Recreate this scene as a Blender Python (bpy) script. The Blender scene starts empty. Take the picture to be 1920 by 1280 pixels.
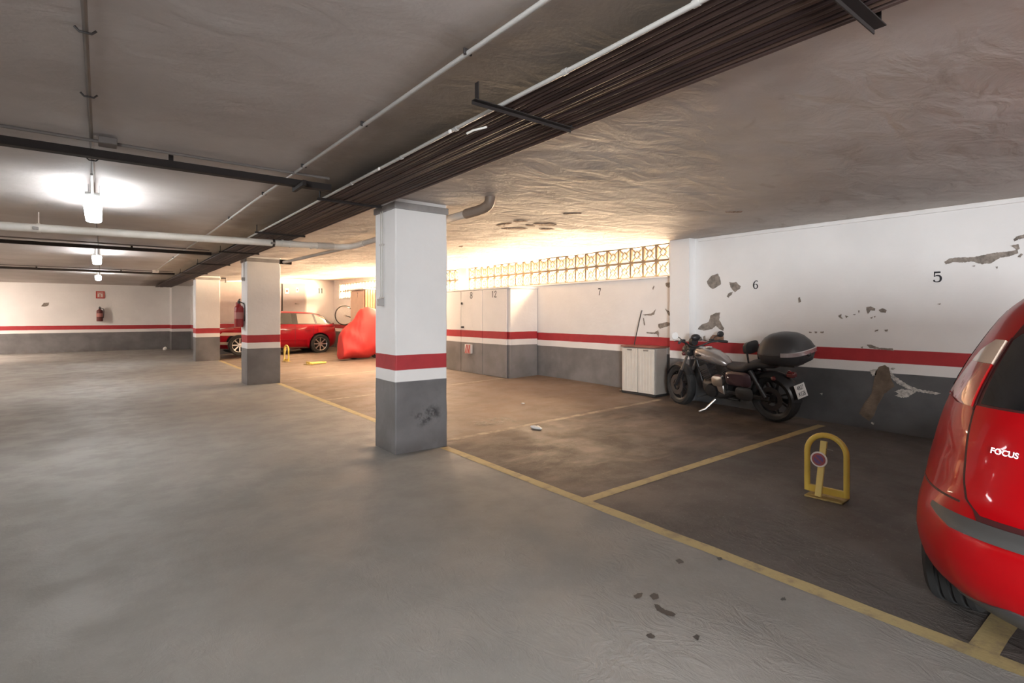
import bpy, math, random
from math import sin, cos, pi, radians
from mathutils import Vector, Matrix, noise
random.seed(7)
SC = bpy.context.scene
COL = SC.collection

# ------------------------------------------------------------------ camera, world, light, exposure
F, CAMH, HOR = 997.0, 1.4, 590.0
YAW = math.atan2(.6115, .7912)
cam = bpy.data.objects.new('camera', bpy.data.cameras.new('camera'))
COL.objects.link(cam)
cam.location = (0, 0, CAMH)
cam.rotation_euler = (pi/2, 0, -YAW)
cam.data.sensor_width = 36
cam.data.lens = F/1920*36
cam.data.shift_y = -(640-HOR)/1920
cam.data.clip_start = .05
SC.camera = cam

w = bpy.data.worlds.new('daylight'); SC.world = w; w.use_nodes = True
w.node_tree.nodes['Background'].inputs[0].default_value = (1, .93, .76, 1)
w.node_tree.nodes['Background'].inputs[1].default_value = .27

def area(name, loc, target, sx, sy, power, color):
    l = bpy.data.lights.new(name, 'AREA'); l.shape = 'RECTANGLE'; l.size = sx; l.size_y = sy
    l.energy = power; l.color = color
    o = bpy.data.objects.new(name, l); COL.objects.link(o)
    o.location = loc
    d = Vector(target)-Vector(loc)
    o.rotation_euler = d.to_track_quat('-Z', 'Y').to_euler()
    return o
DAY = (1, .72, .46)
# daylight outside the openwork blocks: skylight from above and light thrown up from the sunlit ground
area('sky_light', (10.6, 6.2, 5.0), (7.3, 8.0, 2.3), 4.6, 2.4, 3000, DAY)
area('yard_light', (11.8, 8.3, 1.5), (7.3, 8.3, 1.9), 7.0, 1.65, 1500, DAY)
area('sky_light_far', (10.6, 16.5, 5.0), (7.3, 16.5, 2.3), 10.0, 1.5, 5000, DAY)
area('yard_light_far', (11.8, 16.5, 1.5), (7.3, 16.5, 1.9), 10.0, 1.65, 7500, DAY)
# added cool fill from behind the viewer on upright faces; no entrance is built
area('viewer_fill', (-3.0, -5.9, 1.45), (7.2, 3.0, 1.75), 3.4, 2.0, 82, (.93, .97, 1)).data.spread = radians(74)
LAMP = 15.0
# added unseen fill lights: left of the frame, behind a column, behind the viewer
area('left_fill', (-4.7, 23.0, 2.5), (-4.2, 23.6, 0), .3, 1.2, 115, (1, .84, .70))
area('left_fill', (-4.7, 15.0, 2.5), (-4.7, 15, 0), .3, 1.2, 60, (1, .9, .8))
area('bay_fill', (6.0, 12.1, 2.5), (5.6, 12.1, 0), .5, 1.5, 45, (1, .80, .60))
area('rear_bay_fill', (3.9, -3.0, 2.5), (4.2, -2.6, 0), .3, 1.2, 75, (1, .97, .95))

vs = SC.view_settings
vs.view_transform = 'Standard'; vs.look = 'None'; vs.gamma = 1; vs.use_curve_mapping = False
vs.exposure = 2.1
SC.cycles.max_bounces = 8
SC.cycles.diffuse_bounces = 5

# ------------------------------------------------------------------ photo ray -> point on a real plane
CX, SX = .7912, .6115
def ray(u, v):
    r = (u-960)/F; d = (HOR-v)/F
    return CX*r+SX, -SX*r+CX, d
def atX(u, v, X):
    a, b, c = ray(u, v); return (X, X/a*b, CAMH+X/a*c)
def atY(u, v, Y):
    a, b, c = ray(u, v); return (Y/b*a, Y, CAMH+Y/b*c)
def sstep(x, a, b):
    t = min(1, max(0, (x-a)/(b-a))); return t
def fz(x, y):          # the floor climbs gently from the aisle towards the window wall
    return sstep(x, 3.0, 7.3)*min(.017*max(y, 0), .13)
def cz(x, y):          # ceiling
    return 2.57 + .02*max(0, y-11.5)*sstep(x, 3.2, 5.5)
def atF(u, v):
    z = 0
    for i in range(12):
        a, b, c = ray(u, v); t = (z-CAMH)/c; z = fz(a*t, b*t)
    return (a*t, b*t, z)

# ------------------------------------------------------------------ materials
MATS = {}
def mat(name, color, rough=.5, metal=0, var=0, vscale=6, bump=0, bscale=30, coat=0, emit=0, alpha=1, trans=0):
    if name in MATS: return MATS[name]
    m = bpy.data.materials.new(name); m.use_nodes = True
    nt = m.node_tree; b = nt.nodes['Principled BSDF']; L = nt.links
    col = (*color, 1) if len(color) == 3 else color
    b.inputs['Base Color'].default_value = col
    b.inputs['Roughness'].default_value = rough; b.inputs['Metallic'].default_value = metal
    b.inputs['Coat Weight'].default_value = coat; b.inputs['Coat Roughness'].default_value = .04
    if trans: b.inputs['Transmission Weight'].default_value = trans
    if emit:
        b.inputs['Emission Color'].default_value = col; b.inputs['Emission Strength'].default_value = emit
    tc = nt.nodes.new('ShaderNodeTexCoord')
    if var:
        n = nt.nodes.new('ShaderNodeTexNoise'); n.inputs['Scale'].default_value = vscale; n.inputs['Detail'].default_value = 5
        L.new(tc.outputs['Object'], n.inputs['Vector'])
        mx = nt.nodes.new('ShaderNodeMix'); mx.data_type = 'RGBA'
        mr = nt.nodes.new('ShaderNodeMapRange'); mr.inputs[1].default_value = .3; mr.inputs[2].default_value = .7
        L.new(n.outputs['Fac'], mr.inputs[0]); L.new(mr.outputs[0], mx.inputs[0])
        mx.inputs[6].default_value = tuple(c*(1-var) for c in col[:3])+(1,)
        mx.inputs[7].default_value = tuple(min(1, c*(1+var)) for c in col[:3])+(1,)
        L.new(mx.outputs[2], b.inputs['Base Color'])
    if bump:
        n = nt.nodes.new('ShaderNodeTexNoise'); n.inputs['Scale'].default_value = bscale; n.inputs['Detail'].default_value = 4
        L.new(tc.outputs['Object'], n.inputs['Vector'])
        bp = nt.nodes.new('ShaderNodeBump'); bp.inputs['Strength'].default_value = bump; bp.inputs['Distance'].default_value = .02
        L.new(n.outputs['Fac'], bp.inputs['Height']); L.new(bp.outputs[0], b.inputs['Normal'])
    MATS[name] = m
    return m

class NT:
    """tiny node helper"""
    def __init__(s, name):
        s.m = bpy.data.materials.new(name); s.m.use_nodes = True; s.t = s.m.node_tree
        s.b = s.t.nodes['Principled BSDF']
        s.pos = s.t.nodes.new('ShaderNodeNewGeometry').outputs['Position']
    def link(s, a, b): s.t.links.new(a, b)
    def noise(s, scale, detail=5, vec=None, rough=.55, dist=0, sc=None):
        n = s.t.nodes.new('ShaderNodeTexNoise'); n.inputs['Scale'].default_value = scale
        n.inputs['Detail'].default_value = detail; n.inputs['Roughness'].default_value = rough; n.inputs['Distortion'].default_value = dist
        v = vec or s.pos
        if sc:
            mp = s.t.nodes.new('ShaderNodeMapping'); mp.inputs['Scale'].default_value = sc; s.link(v, mp.inputs[0]); v = mp.outputs[0]
        s.link(v, n.inputs['Vector']); return n.outputs['Fac']
    def val(s, x, sock):
        if isinstance(x, (int, float)): sock.default_value = x
        else: s.link(x, sock)
    def math(s, op, a, b=0, c=None):
        n = s.t.nodes.new('ShaderNodeMath'); n.operation = op
        s.val(a, n.inputs[0]); s.val(b, n.inputs[1])
        if c is not None: s.val(c, n.inputs[2])
        return n.outputs[0]
    def ramp(s, x, a, b, lo=0, hi=1, smooth=True):
        n = s.t.nodes.new('ShaderNodeMapRange'); n.interpolation_type = 'SMOOTHSTEP' if smooth else 'LINEAR'
        s.val(x, n.inputs[0])
        n.inputs[1].default_value = a; n.inputs[2].default_value = b; n.inputs[3].default_value = lo; n.inputs[4].default_value = hi
        return n.outputs[0]
    def mix(s, f, a, b):
        n = s.t.nodes.new('ShaderNodeMix'); n.data_type = 'RGBA'
        s.val(f, n.inputs[0])
        for x, k in ((a, 6), (b, 7)):
            if isinstance(x, tuple): n.inputs[k].default_value = (*x, 1)
            else: s.link(x, n.inputs[k])
        return n.outputs[2]
    def xyz(s):
        n = s.t.nodes.new('ShaderNodeSeparateXYZ'); s.link(s.pos, n.inputs[0]); return n.outputs
    def bump(s, h, strength, dist=.02, prev=None):
        n = s.t.nodes.new('ShaderNodeBump'); s.val(strength, n.inputs['Strength']); n.inputs['Distance'].default_value = dist
        s.link(h, n.inputs['Height'])
        if prev is not None: s.link(prev, n.inputs['Normal'])
        return n.outputs[0]
    def out(s, col, rough=.6, normal=None):
        if isinstance(col, tuple): s.b.inputs['Base Color'].default_value = (*col, 1)
        else: s.link(col, s.b.inputs['Base Color'])
        s.val(rough, s.b.inputs['Roughness'])
        if normal is not None: s.link(normal, s.b.inputs['Normal'])
        return s.m

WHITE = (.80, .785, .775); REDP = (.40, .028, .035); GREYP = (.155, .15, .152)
def wall_mat(name, zo=0., GREYP=GREYP):
    n = NT(name); x = n.xyz(); z = x[2]
    wob = n.math('MULTIPLY', n.math('SUBTRACT', n.noise(3, 3), .5), .012)
    z = n.math('ADD', n.math('SUBTRACT', z, zo), wob)
    big = n.ramp(n.noise(1.3, 6), .3, .7)
    white = n.mix(big, tuple(c*.93 for c in WHITE), WHITE)
    red = n.mix(n.noise(9, 4), tuple(c*.8 for c in REDP), tuple(c*1.2 for c in REDP))
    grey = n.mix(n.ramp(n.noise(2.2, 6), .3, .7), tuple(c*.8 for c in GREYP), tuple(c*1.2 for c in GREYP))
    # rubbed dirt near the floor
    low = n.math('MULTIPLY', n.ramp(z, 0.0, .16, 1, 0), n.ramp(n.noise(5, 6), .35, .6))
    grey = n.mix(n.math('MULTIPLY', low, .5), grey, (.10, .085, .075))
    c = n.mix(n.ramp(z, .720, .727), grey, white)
    inred = n.math('MULTIPLY', n.ramp(z, .838, .845), n.ramp(z, .990, .997, 1, 0))
    c = n.mix(inred, c, red)
    h = n.bump(n.noise(18, 5), .12, .02)
    h = n.bump(n.noise(2.5, 3), .25, .03, h)
    return n.out(c, n.ramp(z, .72, .73, .42, .6), h)

def floor_mat():
    n = NT('painted_concrete_floor'); x = n.xyz()
    big = n.ramp(n.noise(.55, 6, rough=.6), .35, .65)
    mid = n.ramp(n.noise(2.6, 6, rough=.65), .35, .7)
    aisle = n.mix(big, (.235, .221, .205), (.30, .286, .267))
    aisle = n.mix(n.math('MULTIPLY', mid, .35), aisle, (.215, .208, .20))
    bay = n.mix(n.ramp(n.noise(.9, 6, rough=.6, dist=.6), .38, .62), (.085, .068, .057), (.185, .145, .118))
    # bays: long swept wear streaks
    st = n.ramp(n.noise(1.4, 6, rough=.6, dist=1.2, sc=(.8, 2.2, 1)), .52, .72)
    bay = n.mix(n.math('MULTIPLY', st, .5), bay, (.25, .20, .165))
    # bay 6 is oil-darkened, bay 7 faded and paler
    wy = n.math('ADD', x[1], n.math('MULTIPLY', n.math('SUBTRACT', n.noise(1.2, 5), .5), .7))
    bay = n.mix(n.ramp(wy, 4.8, 5.5, 0, .55), bay, (.25, .185, .14))
    oil = n.math('MULTIPLY', n.ramp(n.noise(1.1, 5, rough=.6, dist=.8, sc=(.7, 1.5, 1)), .46, .62), n.ramp(wy, 4.9, 5.4, .55, .10))
    bay = n.mix(oil, bay, (.072, .057, .048))
    # bay 5 (nearest) is darker and greyer
    nearbay = n.ramp(x[1], 2.6, 3.3, 1, 0)
    bay = n.mix(n.math('MULTIPLY', nearbay, .8), bay, (.098, .088, .082))
    edge = n.math('ADD', x[0], n.math('MULTIPLY', n.math('SUBTRACT', n.noise(6, 3), .5), .03))
    isbay = n.ramp(edge, 2.84, 2.88)
    c = n.mix(isbay, aisle, bay)
    speck = n.ramp(n.noise(70, 2), .62, .75)
    c = n.mix(n.math('MULTIPLY', speck, .3), c, (.38, .36, .33))
    # trowelled, flaking topping in the near aisle
    patch = n.math('MULTIPLY', n.ramp(n.noise(1.1, 4, dist=.5), .42, .6), n.ramp(x[1], 1.0, 3.6, 1, .12))
    sk = n.noise(7, 8, rough=.62, dist=1.6, sc=(1, .55, 1))
    h = n.math('MULTIPLY', n.math('ABSOLUTE', n.math('SUBTRACT', sk, .5)), patch)
    nb = n.bump(h, .6, .05)
    nb = n.bump(n.noise(55, 4), .14, .01, nb)
    nb = n.bump(n.noise(1.2, 4), .25, .06, nb)
    n.b.inputs['Specular IOR Level'].default_value = .3
    return n.out(c, n.ramp(mid, 0, 1, .5, .68), nb)

def ceil_mat():
    n = NT('rough_plaster_ceiling'); x = n.xyz()
    big = n.ramp(n.noise(.8, 6, rough=.6), .35, .65)
    c = n.mix(big, (.46, .415, .39), (.55, .505, .48))
    c = n.mix(n.ramp(x[0], 2.3, 3.4), c, n.mix(big, (.45, .41, .375), (.56, .52, .48)))
    st = n.ramp(n.noise(1.6, 7, rough=.65, dist=.8, sc=(1, 2.0, 1)), .55, .72)
    stalls = n.ramp(x[0], 2.2, 3.0)
    c = n.mix(n.math('MULTIPLY', n.math('MULTIPLY', st, stalls), .45), c, (.24, .175, .13))
    # darker band along the pipe bundle
    wx = n.math('ADD', x[0], n.math('MULTIPLY', n.math('SUBTRACT', n.noise(2.2, 5), .5), .5))
    dark_band = n.math('MULTIPLY', n.ramp(wx, 1.15, 1.5), n.ramp(wx, 2.1, 2.35, 1, 0))
    c = n.mix(n.math('MULTIPLY', dark_band, .78), c, (.10, .085, .075))
    # brown belt between the thin conduit and the pipe bundle
    wx2 = n.math('ADD', x[0], n.math('MULTIPLY', n.math('SUBTRACT', n.noise(1.1, 4), .5), .35))
    belt = n.ramp(wx2, 1.1, 1.28)
    belt = n.math('MULTIPLY', belt, n.ramp(wx2, 2.2, 2.6, 1, 0))
    c = n.mix(n.math('MULTIPLY', belt, .5), c, (.24, .19, .155))
    h = n.bump(n.noise(2.6, 6, rough=.55, dist=.5, sc=(1, 1.7, 1)), n.ramp(x[0], 2.0, 3.2, .2, .45), .06)
    h = n.bump(n.noise(40, 3), .1, .01, h)
    return n.out(c, .74, h)

def line_mat():
    n = NT('worn_yellow_line_paint')
    wear = n.ramp(n.noise(7, 7, rough=.7), .48, .68)
    c = n.mix(wear, (.44, .345, .165), (.29, .225, .135))
    return n.out(c, .6, n.bump(n.noise(50, 4), .15, .01))
def faint_line_mat():
    n = NT('faded_line_paint')
    wear = n.ramp(n.noise(5, 7, rough=.7), .40, .62)
    c = n.mix(wear, (.40, .33, .24), (.20, .155, .12))
    return n.out(c, .6, n.bump(n.noise(50, 4), .15, .01))

M_FLOOR, M_CEIL, M_LINE, M_LINE2 = floor_mat(), ceil_mat(), line_mat(), faint_line_mat()
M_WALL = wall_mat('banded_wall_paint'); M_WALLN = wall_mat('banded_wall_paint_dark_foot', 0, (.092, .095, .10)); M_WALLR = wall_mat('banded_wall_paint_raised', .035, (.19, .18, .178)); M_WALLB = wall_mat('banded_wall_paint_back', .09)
M_LOCK = wall_mat('banded_locker_paint', .06, (.20, .19, .188))
M_WHITE = mat('white_plaster', WHITE, .6, var=.05, bump=.15, bscale=14)
M_LATT = mat('openwork_concrete', (.27, .20, .13), .8, var=.1, bump=.2)
M_PLAST = mat('bare_plaster', (.25, .215, .185), .9, var=.35, vscale=18, bump=.8, bscale=40)
M_SALT = mat('efflorescence_white', (.50, .48, .45), .9, var=.4, vscale=30, bump=.8, bscale=60)
M_BROWNST = mat('brown_damp_plaster', (.15, .112, .082), .85, var=.3, vscale=10, bump=.4)
M_BRICK = mat('bare_brick', (.26, .15, .10), .9, var=.35, vscale=16, bump=.6)
M_RUST = mat('rusty_ceiling_patch', (.20, .12, .08), .9, var=.4, vscale=14, bump=.6)
M_OIL = mat('oil_stain', (.055, .05, .048), .45, var=.2)
M_BLACKP = mat('black_stencil_paint', (.03, .03, .035), .7)
M_PIPEB = mat('brown_painted_pipe', (.055, .031, .026), .6, var=.25, vscale=3)
M_PIPEB2 = mat('dark_maroon_pipe', (.042, .023, .023), .6, var=.25, vscale=3)
M_PIPEB3 = mat('light_brown_pipe', (.095, .057, .043), .6, var=.25, vscale=3)
M_IRON = mat('dark_iron_bracket', (.016, .011, .010), .8, var=.2)
M_PVC = mat('white_pvc_pipe', (.68, .65, .60), .38, var=.06)
M_PVCG = mat('grey_pvc_pipe', (.50, .47, .43), .4, var=.08)
M_COND = mat('white_painted_conduit', (.42, .405, .385), .4)
M_CONDD = mat('dusty_grey_conduit', (.16, .14, .13), .5, var=.1)
M_CLIP = mat('black_pipe_clip', (.03, .025, .024), .5)
M_HOUS = mat('grey_lamp_housing', (.45, .45, .44), .5)
M_TUBE = mat('glowing_lamp_diffuser', (.93, .97, 1.0), .4, emit=LAMP)
M_YEL = mat('yellow_enamel', (.66, .47, .085), .35, var=.08)
M_YELD = mat('worn_yellow_steel', (.35, .26, .09), .6, var=.3, vscale=30)
M_CARRED = mat('glossy_red_car_paint', (.37, .001, .004), .4, coat=.2)
M_CARRED2 = mat('deep_red_car_paint', (.27, .002, .010), .4, coat=.3)
for _m, _c in ((M_CARRED, .35), (M_CARRED2, .35)):
    _b = _m.node_tree.nodes['Principled BSDF']; _b.inputs['Specular IOR Level'].default_value = .12; _b.inputs['Coat Weight'].default_value = _c
M_BLKPL = mat('black_plastic', (.028, .027, .027), .45)
M_GREYPL = mat('dark_grey_bumper_plastic', (.060, .058, .056), .5, bump=.05, bscale=200)
M_RUBBER = mat('tyre_rubber', (.020, .0195, .0195), .75)
M_GLASS = mat('dark_tinted_glass', (.012, .012, .013), .04, coat=.6)
M_GLASS2 = mat('car_glass_bright_view', (.22, .19, .17), .05, coat=1)  # pale tone paints in the bright wall seen in the glass
M_LAMPR = mat('red_tail_lamp_lens', (.36, .012, .012), .1, coat=1)
M_LAMPC = mat('clear_tail_lamp_lens', (.60, .47, .38), .12, coat=1)
M_CHROME = mat('chrome', (.75, .75, .74), .18, metal=1)
M_ALU = mat('brushed_aluminium', (.62, .60, .58), .32, metal=1)
M_SEAM = mat('panel_gap', (.05, .003, .004), .6)
M_WELL = mat('wheel_well_liner', (.012, .012, .012), .9)
M_CLOTH = mat('red_cover_cloth', (.56, .035, .03), .62, var=.1, vscale=3)
M_BIKEBLK = mat('satin_black_metal', (.020, .019, .020), .38)
M_LEATH = mat('black_vinyl_seat', (.028, .026, .027), .55, bump=.1, bscale=80)
M_TANK = mat('silver_tank_paint', (.40, .37, .36), .28, metal=.75, coat=.6)
M_MAROON = mat('dark_maroon_side_panel', (.040, .018, .024), .3, coat=.5)
M_ENG = mat('dark_engine_casting', (.07, .066, .066), .45, metal=.5)
M_CASE = mat('charcoal_top_case_plastic', (.034, .033, .035), .42, bump=.06, bscale=150)
M_PLATE = mat('licence_plate_white', (.62, .60, .57), .4)
M_SMOKE = mat('smoked_reflector', (.10, .02, .02), .1, coat=1)
M_CAB = mat('cream_cabinet_resin', (.66, .61, .54), .5, var=.05)
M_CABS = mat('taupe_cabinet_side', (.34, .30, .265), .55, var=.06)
M_CABT = mat('reddish_brown_cabinet_top', (.27, .10, .07), .35, var=.15)
M_WOOD = mat('pale_pine_boards', (.62, .42, .22), .55, var=.12, vscale=8)
M_TAN = mat('tan_locker_panel', (.56, .40, .31), .6, var=.05)
M_DOORG = mat('grey_painted_steel_door', (.30, .27, .28), .5, var=.05)
M_DARK = mat('dark_shadow_gap', (.03, .028, .027), .8)
M_EXT = mat('extinguisher_red', (.30, .012, .016), .32, coat=.5)
M_EXTD = mat('shaded_extinguisher_red', (.13, .03, .03), .5)  # red darkened to paint in the shadow it hangs in
M_SIGNR = mat('sign_red', (.50, .05, .04), .5)
M_SIGNW = mat('sign_white', (.80, .76, .72), .5)
M_SIGNB = mat('sign_blue', (.16, .09, .22), .5)
M_SIGNRR = mat('faded_sign_red', (.36, .09, .09), .5)
M_STEEL = mat('dull_steel', (.30, .28, .26), .4, metal=.8)
M_PAPER = mat('white_paper', (.85, .83, .80), .8)

# ------------------------------------------------------------------ mesh builder
def V(*a): return Vector(a)
class MB:
    def __init__(s): s.v = []; s.f = []; s.mi = []
    def add(s, vs, fs):
        o = len(s.v); s.v += [tuple(p) for p in vs]; s.f += [tuple(i+o for i in f) for f in fs]; return s
    def box(s, c, d, rot=None):
        x, y, z = d[0]/2, d[1]/2, d[2]/2
        P = [V(a, b, e) for e in (-z, z) for b in (-y, y) for a in (-x, x)]
        if rot is not None: P = [rot @ p for p in P]
        P = [p+V(*c) for p in P]
        return s.add(P, [(0, 2, 3, 1), (4, 5, 7, 6), (0, 1, 5, 4), (2, 6, 7, 3), (0, 4, 6, 2), (1, 3, 7, 5)])
    def bar(s, a, b, w, h, up=(0, 0, 1)):
        a, b = V(*a), V(*b); d = (b-a); L = d.length; d.normalize(); up = V(*up)
        sd = d.cross(up)
        if sd.length < 1e-4: sd = d.cross(V(1, 0, 0))
        sd.normalize(); up = sd.cross(d)
        P = [p+sd*(i*w/2)+up*(j*h/2) for p in (a, b) for j in (-1, 1) for i in (-1, 1)]
        return s.add(P, [(0, 1, 3, 2), (4, 6, 7, 5), (0, 4, 5, 1), (2, 3, 7, 6), (0, 2, 6, 4), (1, 5, 7, 3)])
    def tube(s, pts, r, seg=10, cap=True):
        pts = [V(*p) for p in pts]; n = len(pts)
        rs = r if isinstance(r, (list, tuple)) else [r]*n
        t0 = (pts[1]-pts[0]).normalized()
        nv = t0.cross(V(0, 0, 1))
        if nv.length < 1e-3: nv = t0.cross(V(1, 0, 0))
        nv.normalize(); vs = []
        for i, p in enumerate(pts):
            t = (pts[min(i+1, n-1)]-pts[max(i-1, 0)]).normalized()
            nv = (nv-t*nv.dot(t)).normalized(); bn = t.cross(nv)
            for k in range(seg):
                a = 2*pi*k/seg; vs.append(p+(nv*cos(a)+bn*sin(a))*rs[i])
        fs = [(i*seg+k, i*seg+(k+1) % seg, (i+1)*seg+(k+1) % seg, (i+1)*seg+k) for i in range(n-1) for k in range(seg)]
        if cap: fs += [tuple(reversed(range(seg))), tuple(range((n-1)*seg, n*seg))]
        return s.add(vs, fs)
    def ring(s, rings, closed=True, cap=True):
        k = len(rings[0]); vs = [p for r in rings for p in r]; fs = []
        for i in range(len(rings)-1):
            for j in range(k if closed else k-1):
                fs.append((i*k+j, i*k+(j+1) % k, (i+1)*k+(j+1) % k, (i+1)*k+j))
        if cap and closed:
            fs += [tuple(reversed(range(k))), tuple(range((len(rings)-1)*k, len(rings)*k))]
        return s.add(vs, fs)
    def loft(s, secs, seg=24, axis='x'):
        """secs: (pos along axis, c1, c2, r1, r2, n)  superellipse sections"""
        R = []
        for (p, c1, c2, r1, r2, n) in secs:
            ring = []
            for k in range(seg):
                a = 2*pi*k/seg; ca, sa = cos(a), sin(a)
                u = math.copysign(abs(ca)**(2/n), ca)*r1+c1; v = math.copysign(abs(sa)**(2/n), sa)*r2+c2
                ring.append({'x': (p, u, v), 'y': (u, p, v), 'z': (u, v, p)}[axis])
            R.append(ring)
        return s.ring(R)
    def lathe(s, prof, c, axis='z', seg=24, close=False):
        R = []
        for (r, h) in prof:
            ring = []
            for k in range(seg):
                a = 2*pi*k/seg; u, v = r*cos(a), r*sin(a)
                q = {'x': (h, u, v), 'y': (u, h, v), 'z': (u, v, h)}[axis]
                ring.append((q[0]+c[0], q[1]+c[1], q[2]+c[2]))
            R.append(ring)
        if close: R.append(R[0])
        return s.ring(R, cap=not close)
    def ell(s, c, r, seg=16, rows=10):
        R = []
        for i in range(1, rows):
            t = -pi/2+pi*i/rows
            R.append([(c[0]+r[0]*cos(t)*cos(2*pi*k/seg), c[1]+r[1]*cos(t)*sin(2*pi*k/seg), c[2]+r[2]*sin(t)) for k in range(seg)])
        return s.ring(R)
    def prism(s, poly, off):
        """poly: 3D points; extruded by off"""
        n = len(poly); P = [V(*p) for p in poly]; Q = [p+V(*off) for p in P]
        return s.add(P+Q, [tuple(range(n)), tuple(range(2*n-1, n-1, -1))]+[(i, i+n, (i+1) % n+n, (i+1) % n) for i in range(n)])
    def xf(s, m):
        s.v = [tuple(m @ V(*p)) for p in s.v]; return s
    def build(s, name, m, parent=None, bev=0, smooth=True, seg=2, sharp=38):
        me = bpy.data.meshes.new(name); me.from_pydata(s.v, [], s.f); me.update()
        import bmesh
        bm = bmesh.new(); bm.from_mesh(me); bmesh.ops.recalc_face_normals(bm, faces=bm.faces); bm.to_mesh(me); bm.free()
        if smooth:
            me.shade_smooth()
            me.set_sharp_from_angle(angle=radians(sharp))
        me.materials.append(m)
        o = bpy.data.objects.new(name, me); COL.objects.link(o)
        if parent is not None: o.parent = parent
        if bev:
            b = o.modifiers.new('bevel', 'BEVEL'); b.width = bev; b.segments = seg; b.limit_method = 'ANGLE'; b.angle_limit = radians(40)
        return o

def tag(o, label, cat, group=None):
    o['label'] = label; o['category'] = cat
    if group: o['group'] = group
    return o
def struct(o): o['kind'] = 'structure'; return o
def thing(name, label, cat, loc=(0, 0, 0), rot=(0, 0, 0), group=None):
    o = bpy.data.objects.new(name, None); COL.objects.link(o); o.location = loc; o.rotation_euler = rot
    o.empty_display_size = .1
    return tag(o, label, cat, group)
def dup(o, parent=None):
    c = o.copy(); COL.objects.link(c)
    if parent is not None: c.parent = parent
    for ch in list(o.children): dup(ch, c)
    return c
def text(name, s, size, m, parent, mtx, ext=.001, bold=0):
    cu = bpy.data.curves.new(name, 'FONT'); cu.body = s; cu.size = size; cu.extrude = ext; cu.align_x = 'CENTER'; cu.align_y = 'CENTER'; cu.offset = bold
    t = bpy.data.objects.new(name, cu); COL.objects.link(t)
    dg = bpy.context.evaluated_depsgraph_get(); me = bpy.data.meshes.new_from_object(t.evaluated_get(dg))
    bpy.data.objects.remove(t); me.materials.clear(); me.materials.append(m); me.transform(mtx)
    o = bpy.data.objects.new(name, me); COL.objects.link(o)
    if parent is not None: o.parent = parent
    return o
def basis(o, r, u):
    """matrix placing text: x axis -> r, y axis -> u"""
    r, u = V(*r).normalized(), V(*u).normalized(); n = r.cross(u)
    return Matrix(((r.x, u.x, n.x, o[0]), (r.y, u.y, n.y, o[1]), (r.z, u.z, n.z, o[2]), (0, 0, 0, 1)))
def smoothpts(pts, it=2, closed=False):
    pts = [V(*p) for p in pts]
    for _ in range(it):
        q = [] if closed else [pts[0]]
        n = len(pts)
        for i in range(n if closed else n-1):
            a, b = pts[i], pts[(i+1) % n]; q += [a.lerp(b, .25), a.lerp(b, .75)]
        if not closed: q.append(pts[-1])
        pts = q
    return pts

# ------------------------------------------------------------------ room shell
def grid(name, xs, ys, zf, m, thick, up):
    b = MB(); nx, ny = len(xs), len(ys)
    top = [(x, y, zf(x, y)) for y in ys for x in xs]; bot = [(x, y, zf(x, y)+thick) for y in ys for x in xs]
    fs = [(j*nx+i, j*nx+i+1, (j+1)*nx+i+1, (j+1)*nx+i) for j in range(ny-1) for i in range(nx-1)]
    b.add(top, fs); b.add(bot, [f[::-1] for f in fs])
    N = nx*ny
    bd = [i for i in range(nx)]+[j*nx+nx-1 for j in range(1, ny)]+[(ny-1)*nx+i for i in range(nx-2, -1, -1)]+[j*nx for j in range(ny-2, 0, -1)]
    b.f += [(bd[k], bd[k]+N, bd[(k+1) % len(bd)]+N, bd[(k+1) % len(bd)]) for k in range(len(bd))]
    return struct(b.build(name, m, sharp=60))
fr = lambda a, b, s: [a+(b-a)*i/round((b-a)/s) for i in range(round((b-a)/s)+1)]
XR = 7.3
floor = grid('floor', fr(-6.2, 7.6, .3), fr(-6.2, 26.4, .3), fz, M_FLOOR, -.2, 1)
def czn(x, y):
    p = V(x*.5, y*.9, 0)
    return cz(x, y)+.014*noise.noise(p)+(.010*noise.noise(V(x*1.5, y*2.6, 4)) if x > 2.2 else .006*noise.noise(V(x*1.2, y*2, 9)))
ceiling = grid('ceiling', fr(-6.2, 7.6, .2), fr(-6.2, 26.4, .2), czn, M_CEIL, .25, -1)

def wallbox(name, x0, x1, y0, y1, z0, z1, m):
    b = MB().box(((x0+x1)/2, (y0+y1)/2, (z0+z1)/2), (x1-x0, y1-y0, z1-z0))
    return struct(b.build(name, m, smooth=False))
XN = 7.25
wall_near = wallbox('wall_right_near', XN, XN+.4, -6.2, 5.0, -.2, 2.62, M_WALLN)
wall_far = wallbox('wall_right_far', XR, XR+.14, 5.0, 21.3, -.2, 2.03, M_WALLR)
wallbox('wall_right_header', XR, XR+.14, 11.7, 11.66+32*.2718+.005, 2.575, 3.0, M_WHITE)
wallbox('wall_back_left', -6.2, 2.35, 26.0, 26.3, -.2, 2.7, M_WALL)
wallbox('wall_back_right', 2.9, 7.6, 21.0, 21.3, -.2, 3.0, M_WALLB)
wallbox('wall_return', 2.9, 3.1, 21.0, 26.0, -.2, 3.0, M_WALL)
wallbox('wall_left', -6.3, -6.0, -6.2, 26.3, -.2, 2.7, M_WALL)
wallbox('wall_front', -6.2, 7.6, -6.3, -6.0, -.2, 2.7, M_WALL)
wallbox('trim_1', 7.1, XR+.02, 4.765, 5.115, -.1, 2.6, M_WALL)          # pilaster by the openwork window
wallbox('trim_2', 2.24, 2.95, 25.2, 26.05, -.1, 2.62, M_WALL)       # pilaster at the back
wallbox('trim_3', 7.26, XR+.14, 11.26, 11.66, 2.02, 2.62, M_WHITE)       # pier between the two openwork windows
wallbox('trim_4', 2.9, 4.75, 20.72, 21.0, 2.56, 3.0, M_WHITE)            # header above the recess
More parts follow.
